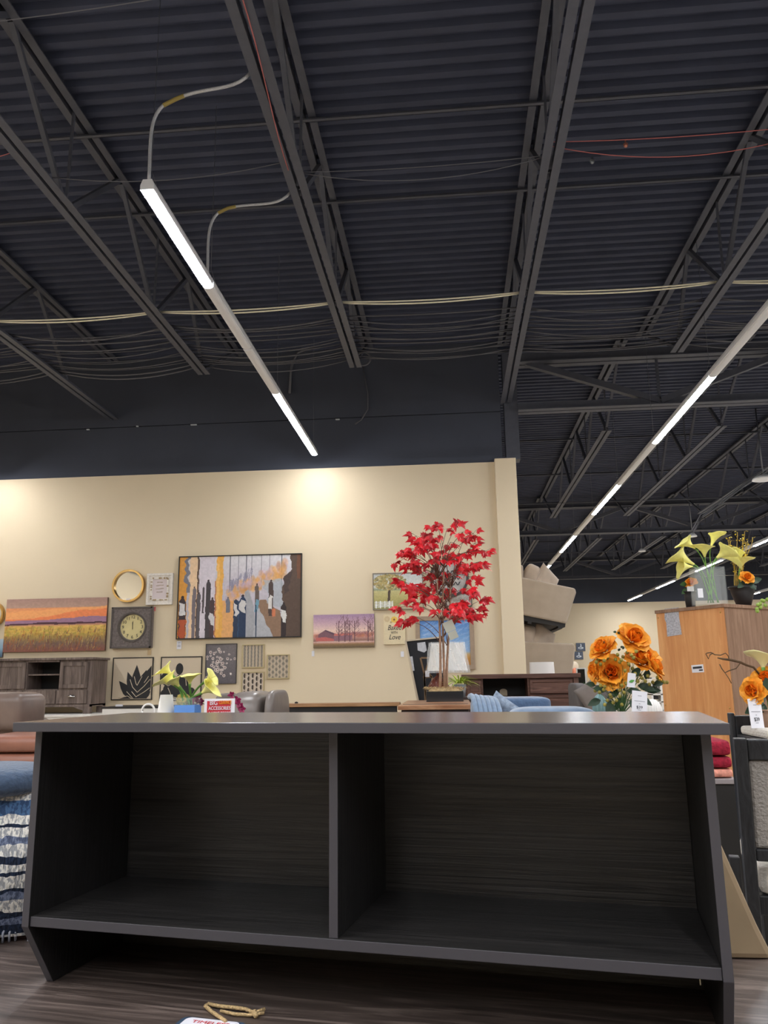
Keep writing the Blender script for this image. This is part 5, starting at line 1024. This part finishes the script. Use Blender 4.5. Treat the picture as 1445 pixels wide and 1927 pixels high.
mb = MB(); q = [on_back(x, y) for x, y in ((1304, 1255), (1321, 1253.5), (1321.5, 1257.5), (1304.5, 1259))]; mb.prism(q, -.0055, -.004, 'xz'); q = [on_back(x, y) for x, y in ((1316, 1260), (1323, 1259.5), (1323, 1262), (1316, 1262.5))]; mb.prism(q, -.0055, -.004, 'xz'); obj('barcode', mb, m_ink, cb, world=False)
# top: calla vase, orange flower pot, yellow sprig pot
def on_top(px, py): return atz(px, py, zt)
A0 = on_top(1304, 1137); Yv = A0.y+.12; a, b = at(1302, 1070, Yv), at(1360, 1070, Yv)
cv_ = thing('calla_arrangement', 'tall yellow calla lilies in a square clear vase on the tall cabinet', 'flower arrangement', ((a.x+b.x)/2, Yv, zt)); x0, x1 = a.x, b.x
glass_box(cv_, x0, x1, Yv-.05, Yv+.1, zt+.001, at(1330, 1068, Yv).z, .006)
mb = MB(); p = at(1318, 1116, Yv-.055); mb.box(p.x-.022, p.x+.022, Yv-.054, Yv-.051, p.z-.04, p.z+.04); obj('price_sticker', mb, m_card, cv_)
bs = Vector(((x0+x1)/2+.03, Yv+.02, zt+.02))
for fx, fy, tx, ty, R, lip in ((1306, 1062, 1262, 1040, .062, (-1, -.3, .3)), (1303, 1066, 1272, 1068, .055, (-.7, -.5, -.8)), (1308, 1032, 1280, 1016, .05, (-1, -.3, .2)), (1326, 1048, 1322, 1024, .058, (-.6, -.8, .2)), (1337, 1030, 1347, 1000, .04, (.6, -.5, .5)), (1348, 1050, 1372, 1034, .065, (.8, -.6, .0)), (1357, 1048, 1392, 1052, .05, (1, -.2, -.7))):
    p, q = at(fx, fy, Yv), at(tx, ty, Yv); q.y -= .03; calla(cv_, bs+Vector((random.uniform(-.05, .05), 0, 0)), p, q-p, (q-p).length*1.0, R*1.1, lip, m_cal)
def pot_mb(c, r0, r1, h): g = MB(); g.lathe([(r0, 0), (r1*.95, h*.7), (r1, h*.9), (r1*1.15, h*.9), (r1*1.15, h), (r1, h), (r1*.9, h*.9)], c, 28); return g
m_pot = mat('black_plastic_pot', (46, 44, 46), .5)
Yo = Yv+.25; p = at(1297, 1112, Yo); ob = thing('potted_flower', 'small orange flower in a dark pot behind the clear calla vase', 'flower', (p.x, Yo, zt)); obj('pot', pot_mb((p.x, Yo, zt), .04, .05, max(.05, p.z-zt)), m_pot, ob)
rose(ob, at(1300, 1097, Yo), (-.4, -.6, .7), .05); mb = MB()
for px, py, an in ((1292, 1100, 170), (1294, 1110, 200), (1300, 1108, 230)): c = at(px, py, Yo); a = math.radians(an); leaf_mb(mb, c, (math.cos(a), -.3, math.sin(a)), .07, .028, up=(0, -1, .3))
obj('foliage', mb, m_leafg, ob); g = MB(); p = at(1299, 1108, Yo-.07); g.box(p.x-.03, p.x+.03, Yo-.072, Yo-.07, p.z-.022, p.z+.022); obj('label', g, m_card, ob)
A0 = on_top(1398, 1129); Yy = P1.y+.35; p = at(1396, 1104, Yy); ys = thing('potted_flower', 'black pot of yellow sprigs and an orange bloom on the tall cabinet', 'flower', (p.x, Yy, zt)); kk = Yy/1480
obj('pot', pot_mb((p.x, Yy, zt), 12*kk, 21*kk, p.z-zt), m_pot, ys)
mb = MB(); fl = MB()
for i in range(11):
    x = 1383+random.uniform(-5, 5); tx = random.uniform(1362, 1420); ty = random.uniform(1000, 1045); b0_ = at(x+random.uniform(0, 12), 1102, Yy); b1 = at(tx, ty, Yy+random.uniform(-.06, .06)); pts = bez(b0_, b0_+Vector((0, 0, .1)), b1-Vector((0, 0, .08)), b1, 9); mb.tube(pts, .0025, 4)
    for q in pts[3:]:
        for j in range(2): o_ = q+Vector((random.uniform(-.02, .02), random.uniform(-.02, .02), random.uniform(-.01, .01))); leaf_mb(fl, o_, (random.uniform(-1, 1), random.uniform(-1, 1), random.uniform(0, 1)), .026, .009)
obj('twigs', mb, mat('yellow_twig', (190, 160, 70), .6), ys); obj('blossoms', fl, mat('forsythia_yellow', (222, 196, 64), .5), ys)
for fx, fy, tx, ty, R, lip in ((1392, 1070, 1399, 1046, .05, (.8, -.6, .2)), (1391, 1062, 1390, 1032, .035, (-.8, -.5, .2))): p, q = at(fx, fy, Yy-.05), at(tx, ty, Yy-.07); calla(ys, at(1392, 1102, Yy-.02), p, q-p, (q-p).length, R*1.1, lip)
rose(ys, at(1405, 1087, Yy-.1), (.1, -.8, .5), .055); mb = MB()
for px, py, an in ((1412, 1095, 10), (1408, 1098, 320), (1400, 1098, 200), (1418, 1094, 30)): c = at(px, py, Yy-.1); a = math.radians(an); leaf_mb(mb, c, (math.cos(a), -.3, math.sin(a)), .075, .03, up=(0, -1, .3))
obj('foliage', mb, m_leafd, ys)
# ---- right foreground: chairs, throws, tan panel, second bouquet
m_bw = wood('black_wood', (24, 24, 26), (44, 44, 47), (50, 50, 2), .45, .4, .5, 1.5); m_gf = mat('grey_boucle', (150, 143, 136), .95, var=.12, scale=110, bump=.8); m_cf = mat('cream_fabric', (206, 198, 188), .95, var=.08, scale=90, bump=.6)
Yh = 2.3
def pp(x, y, Y=Yh): return at(x, y, Y)
bc_ = thing('dining_chair', 'black wood dining chair with a grey boucle back at the right edge', 'chair', (pp(1500, 1700).x, Yh+.2, 0))
O_ = pp(1381, 1390); bc_.location = (O_.x, Yh, 0); bc_.rotation_euler = (0, 0, math.radians(-13)); ZR_ = O_.z; WD = .52; PW = .032
def zl(py): return at(1400, py, Yh).z
LEAN = .2
def cbx(nm, m_, x0, x1, y0, y1, z0, z1, bevel=.004, lean=True):
    g = MB(); g.box(x0, x1, y0, y1, z0, z1)
    if lean: g.v = [(x, y-LEAN*max(0, z-ZR_+.55)+.11, z) for x, y, z in g.v]
    return obj(nm, g, m_, bc_, world=False, bevel=bevel)
zse = zl(1632); LB = ZR_-.55
for x in (0, WD-PW):
    g = MB(); g.prism([(.11, 0), (.155, 0), (.155, LB), (.045, ZR_), (0, ZR_), (.11, LB)], x, x+PW, 'yz'); obj('leg', g, m_bw, bc_, world=False, bevel=.003)
    g = MB(); g.box(x, x+PW, .56, .60, 0, zl(1700)); obj('leg', g, m_bw, bc_, world=False, bevel=.003)
cbx('top_rail', m_bw, PW, WD-PW, .004, .04, zl(1431), ZR_-.002); cbx('backrest', m_gf, PW, WD-PW, .012, .035, zl(1606), zl(1431), bevel=.008)
cbx('lower_rail', m_bw, PW, WD-PW, .004, .04, zl(1631), zl(1606))
cbx('seat_cushion', m_cf, PW+.005, WD-PW-.005, .115, .58, zl(1705), zl(1645), bevel=.02, lean=False); cbx('seat_rail', m_bw, PW, WD-PW, .12, .16, zl(1745), zl(1706), lean=False)
# second chair behind it with cream seat on which card and pot stand
Y2 = 2.9; c2 = thing('bench_seat', 'cream topped dark bench behind the black chair carrying the flower pot', 'bench', (at(1440, 1380, Y2).x, Y2+.2, 0))
x0 = at(1386, 1366, 3.0).x; x1 = x0+.7; zs = at(1420, 1365, 3.0).z
bx('cushion', m_cf, c2, x0+.01, x1-.01, Y2-.33, Y2+.1, zs-.03, zs, bevel=.01); bx('frame', m_bw, c2, x0, x1, Y2-.34, Y2+.11, zs-.1, zs-.03)
for x in (x0, x1-.05): bx('leg', m_bw, c2, x, x+.05, Y2+.03, Y2+.11, 0, zs-.1)
a, b = at(1373, 1347, Y2+.12), at(1384, 1375, Y2+.12); bx('back_rail', m_bw, c2, b.x, x1, Y2+.115, Y2+.145, zs-.06, a.z); bx('post', m_bw, c2, a.x, b.x, Y2+.112, Y2+.15, 0, a.z+.01)
price_card('white $39 price card in a plastic sleeve by the right edge', 1408, 1438, 1315, 1368, Y2-.05, 0, zs)
Y3 = Y2+.02; p = at(1452, 1372, Y3); rb = thing('flower_arrangement', 'orange flowers, a pale calla and curly branch in a terracotta pot at the right edge', 'flower arrangement', (p.x, Y3, zs)); pt = at(1452, 1345, Y3)
obj('pot', pot_mb((p.x, Y3, zs), .045, .055, max(.06, pt.z-zs)), mat('taupe_pot', (170, 138, 118), .7), rb)
rose(rb, at(1417, 1300, Y3-.05), (-.8, -.7, .1), .038); rose(rb, at(1441, 1278, Y3), (-.4, -.8, .6), .04); rose(rb, at(1432, 1290, Y3+.02), (-.8, -.1, .9), .03)
p, q = at(1436, 1258, Y3), at(1434, 1228, Y3); calla(rb, (rb.location.x, Y3, zs+.05), p, q-p, (q-p).length, .036, (-.8, -.5, .3), m_cal2)
mb = MB()
for px, py, an, L in ((1440, 1310, 200, .07), (1438, 1325, 190, .08), (1444, 1335, 160, .07), (1445, 1300, 100, .06), (1450, 1320, 20, .07)): c = at(px, py, Y3-.03); a = math.radians(an); leaf_mb(mb, c, (math.cos(a), -.3, math.sin(a)), L, L*.32, up=(0, -1, .3))
mb.tube([(rb.location.x, Y3, zs+.05), at(1445, 1300, Y3), at(1441, 1280, Y3)], .003, 5); obj('foliage', mb, m_leafd, rb)
mb = MB(); mb.tube([at(x, y, Y3) for x, y in ((1450, 1330), (1440, 1300), (1432, 1280), (1440, 1262), (1428, 1268), (1418, 1256), (1405, 1252), (1392, 1246), (1376, 1242), (1360, 1240), (1350, 1238))], [.006, .006, .008, .008, .004, .004, .004, .0045, .005, .004, .002], 6)
mb.tube([at(x, y, Y3) for x, y in ((1372, 1242), (1370, 1234), (1365, 1229), (1356, 1233), (1345, 1232), (1338, 1228), (1330, 1229), (1328, 1230), (1333, 1240), (1336, 1232), (1342, 1229))], .0018, 5)
mb.tube([at(x, y, Y3) for x, y in ((1393, 1248), (1385, 1258), (1372, 1262), (1364, 1266), (1358, 1258), (1354, 1250))], .002, 5); mb.tube([at(x, y, Y3) for x, y in ((1364, 1266), (1372, 1278), (1376, 1286))], .0015, 5); obj('curly_branch', mb, mat('brown_branch', (88, 66, 44), .8, var=.3, scale=60), rb)
mb = MB()
for px, py in ((1426, 1138), (1430, 1136), (1437, 1131), (1444, 1128), (1424, 1146), (1431, 1143), (1440, 1139), (1425, 1150), (1434, 1130)): c = at(px, py, Y3); mb.blob(c, (.007, .007, .007), (1, 1), 10, 6)
mb.tube([at(1425, 1148, Y3), at(1432, 1138, Y3), at(1447, 1146, Y3), at(1456, 1200, Y3), at(1452, 1300, Y3)], .0015, 5); obj('berry_sprig', mb, mat('green_berry', (140, 165, 70), .4), rb)
# red folded throws on a low grey table
Yx = 3.75; tx0, tx1 = at(1325, 1470, Yx).x, at(1392, 1470, Yx).x; zt3 = at(1360, 1466, Yx).z
lt_ = thing('low_table', 'grey topped black cabinet with folded throws between hutch and chair', 'cabinet', ((tx0+tx1)/2, Yx+.3, 0)); bx('tabletop', mat('pale_grey_wood', (150, 140, 140), .5), lt_, tx0, tx1, Yx, Yx+.6, zt3-.022, zt3); bx('body', m_blk, lt_, tx0+.01, tx1-.01, Yx+.01, Yx+.58, 0, zt3-.022)
m_rt = mat('crimson_knit', (150, 24, 48), .9, var=.35, scale=60, bump=.9); m_pt = mat('coral_print', (224, 150, 130), .9, var=.35, scale=50)
gg = 'folded throws stacked on the grey-topped cabinet'
for i, (ya, yb, mm, l) in enumerate(((1466, 1448, m_pt, 'folded coral patterned throw at the bottom of the stack'), (1448, 1425, m_rt, 'folded crimson throw in the middle of the stack'), (1425, 1394, m_rt, 'folded crimson knit throw on top of the stack'))):
    z0_, z1_ = at(1360, ya, Yx).z, at(1360, yb, Yx).z
    g = MB(); g.blob(((tx0+tx1)/2, Yx+.22, (z0_+z1_)/2), ((tx1-tx0)/2-.01, .2, (z1_-z0_)/2), (.35, .25), 40, 10, wob=.012); tag(obj('folded_throw', g, mm), l, 'throw', gg)
# tan upholstered panel leaning on the table behind the hutch's right end
A_, B_, C_, D_ = atz(1340, 1822, TZ+.001), atz(1480, 1832, TZ+.001), None, None
Yp = A_.y; q = [at(1340, 1822, Yp), at(1480, 1832, Yp), at(1464, 1800, Yp), at(1356, 1556, Yp), at(1340, 1540, Yp)]
pn = thing('display_board', 'tan tapered board standing on the table behind the right end of the hutch', 'board', (q[0].x, Yp, TZ))
pl_ = [(q[0].x-.05, TZ+.001), (q[1].x, TZ+.001), (at(1445, 1757, Yp).x, at(1445, 1757, Yp).z), (at(1358, 1562, Yp).x, at(1358, 1562, Yp).z), (at(1340, 1522, Yp).x, at(1340, 1522, Yp).z), (q[0].x-.05, at(1340, 1522, Yp).z)]
mb = MB(); mb.prism(pl_, Yp+.05, Yp+.10, 'xz'); obj('face', mb, mat('tan_leatherette', (150, 128, 100), .7, var=.08, scale=12), pn, bevel=.012)
# ================================================================ CABLES AND CONDUITS
def sag(x0, x1, Y, z, s, n=10): return [(x0+(x1-x0)*i/n, Y, z-s*4*(i/n)*(1-i/n)) for i in range(n+1)]
m_cream = mat('cream_cable', (245, 238, 215), .5); m_cab = mat('dark_cable', (92, 92, 98), .5); m_red_ = mat('red_wire', (176, 96, 92), .5); m_cond = mat('flex_conduit', (185, 186, 190), .4, .3, var=.2, scale=200)
JX = [-6.9, -4.98, -3.08, -1.12, .862, 2.83, 4.8]
mb = MB()
for k in range(len(JX)-1):
    for d_ in (0, .016): mb.tube(sag(JX[k], JX[k+1], 7.66+d_, ZB+.083-d_*.3, .035+.02*(d_ > 0)), .008, 6)
tag(obj('cable_bundle', mb, m_cream), 'bright cream cable pair strung left to right across the joists', 'cable')
random.seed(5)
for i in range(13):
    Y = 8.0+.1*i+random.uniform(-.03, .03); mb = MB()
    for k in range(len(JX)-1): mb.tube(sag(JX[k], JX[k+1], Y, ZB+.08, random.uniform(.02, .14)), random.choice((.006, .008, .011)), 5)
    tag(obj('ceiling_cable', mb, m_cab), 'dark cable sagging across the joists in front of the dark wall', 'cable', 'dark cables strung between joists near the wall')
for Y, z, x0, x1, s_, mm, l in ((3.72, ZB+.08, -5, -1.12, .12, m_cab, 'thin grey wire crossing the upper left corner of the ceiling'), (3.72, ZB+.08, -1.12, 2.2, .05, m_cab, 'thin grey wire crossing the top of the photo by the middle joist'), (5.45, ZB+.08, -1.12, .862, .14, m_cab, 'thin grey wire sagging between the two middle joists'), (5.35, ZB+.08, .862, 2.83, .16, m_red_, 'thin reddish wire sagging right of the long middle joist'), (5.3, ZB+.08, .862, 2.83, .03, m_red_, 'upper reddish wire right of the long middle joist'), (5.45, ZB+.08, -1.12, .862, .03, m_cab, 'tight grey wire between the two middle joists'), (4.95, ZB+.08, -4.98, -3.08, .16, m_red_, 'reddish wire sagging at the left edge'), (5.3, ZB+.08, -3.08, -1.12, .1, m_cab, 'thin grey wire sagging behind the nearest strip light')):
    mb = MB(); mb.tube(sag(x0, x1, Y, z, s_, 14), .004, 4); tag(obj('thin_wire', mb, mm), l, 'wire')
mb = MB(); mb.tube([(-1.12+.03*math.sin(y*2.1), y, ZB-.006) for y in np.linspace(2.6, 5.3, 16)], .004, 5); tag(obj('thin_wire', mb, m_red_), 'pink wire running along the underside of a middle joist', 'wire')
for Y, z2, l, j in ((4.40, .0, 'silver flexible conduit dropping to the near end of the nearest strip light', 4.35), (5.64, .0, 'silver flexible conduit dropping to the joint behind the nearest strip light', 5.65)):
    mb = MB(); pts = bez((-1.2, j, ZB+.05), (-1.3, j, ZB-.10), (-1.5, j+.0, ZB-.02), (-1.72, Y, ZB-.07), 10)+bez((-1.80, Y, ZB-.11), (-1.9, Y, ZB-.2), (-1.87, Y, ZB-.4), (-1.87, Y, ZLT+.072), 12); mb.tube(pts, .011, 7)
    t = thing('flexible_conduit', l, 'conduit', (-1.87, Y, ZLT+.05)); obj('tube', mb, m_cond, t); mb = MB(); mb.tube([pts[9], pts[10], pts[11]], .0135, 7); obj('yellow_tape', mb, mat('yellow_tape', (150, 132, 70), .5), t)
Yd_ = 10.88; mb = MB(); mb.tube([at(x, y, Yd_) for x, y in ((630, 648), (600, 654), (575, 658), (560, 664), (551, 680), (547, 700), (545, 740))], .02, 8); tag(obj('flexible_conduit', mb, m_cab), 'grey conduit bending down the dark wall left of the middle joist', 'conduit')
mb = MB(); mb.tube([at(x, y, Yd_) for x, y in ((683, 690), (692, 740), (692, 770), (680, 790), (668, 798))], .01, 6); tag(obj('hanging_cord', mb, m_cab), 'loose dark cord dangling on the dark wall below the middle joist', 'cord')
mb = MB(); c = at(683, 672, 9.3); mb.tube([(c.x+.09*math.cos(a), 9.35, c.z+.09*math.sin(a)) for a in np.linspace(-2, 3.6, 18)], .012, 6); tag(obj('coiled_cable', mb, m_cab), 'coiled dark cable at the end of the middle joist', 'cable')
# sprinkler heads on the deck
for px, py, l in ((1177, 270, 'small reddish sprinkler head on the dark roof deck'), (1114, 301, 'small clear sprinkler head on the dark roof deck'), (1315, 416, 'tiny pale ceiling fitting near the right-hand joist')):
    p = atz(px, py, ZD-.03); mb = MB(); mb.lathe([(.006, .03), (.006, .0), (.022, -.006), (.018, -.03), (.006, -.04)], p, 14); tag(obj('sprinkler_head', mb, mat('sprinkler_%d' % px, {1177: (200, 130, 110)}.get(px, (150, 155, 160)), .3, .5)), l, 'sprinkler')
# loose bundle of wires and spot lights in the far aisle
mb = MB()
for k in range(3): mb.tube([at(x+random.uniform(-2, 2), y+k*3, 15.5) for x, y in ((1445, 882), (1410, 902), (1380, 925), (1345, 950), (1320, 968), (1303, 998))], .012, 5)
tag(obj('cable_bundle', mb, m_cab), 'grey cable bundle sloping down the far ceiling at right', 'cable')
for px, py, Y, l in ((1437, 903, 14.5, 'round white dome high bay light at the right edge'), (1208, 1038, 24, 'small round white dome light in the far aisle, left one'), (1303, 1010, 20, 'small round dome light above the calla vase')):
    p = at(px, py, Y); t = thing('dome_light', l, 'dome light', (p.x, Y, p.z)); mb = MB(); r = .2 if px > 1400 else .11; mb.lathe([(r, 0), (r*.95, .03), (r*.5, .08), (.03, .1)], p, 28); obj('dome', mb, m_house, t); mb = MB(); mb.tube([(p.x, Y, p.z+.1), (p.x, Y, ZD)], .012, 6); obj('stem', mb, m_wire, t)
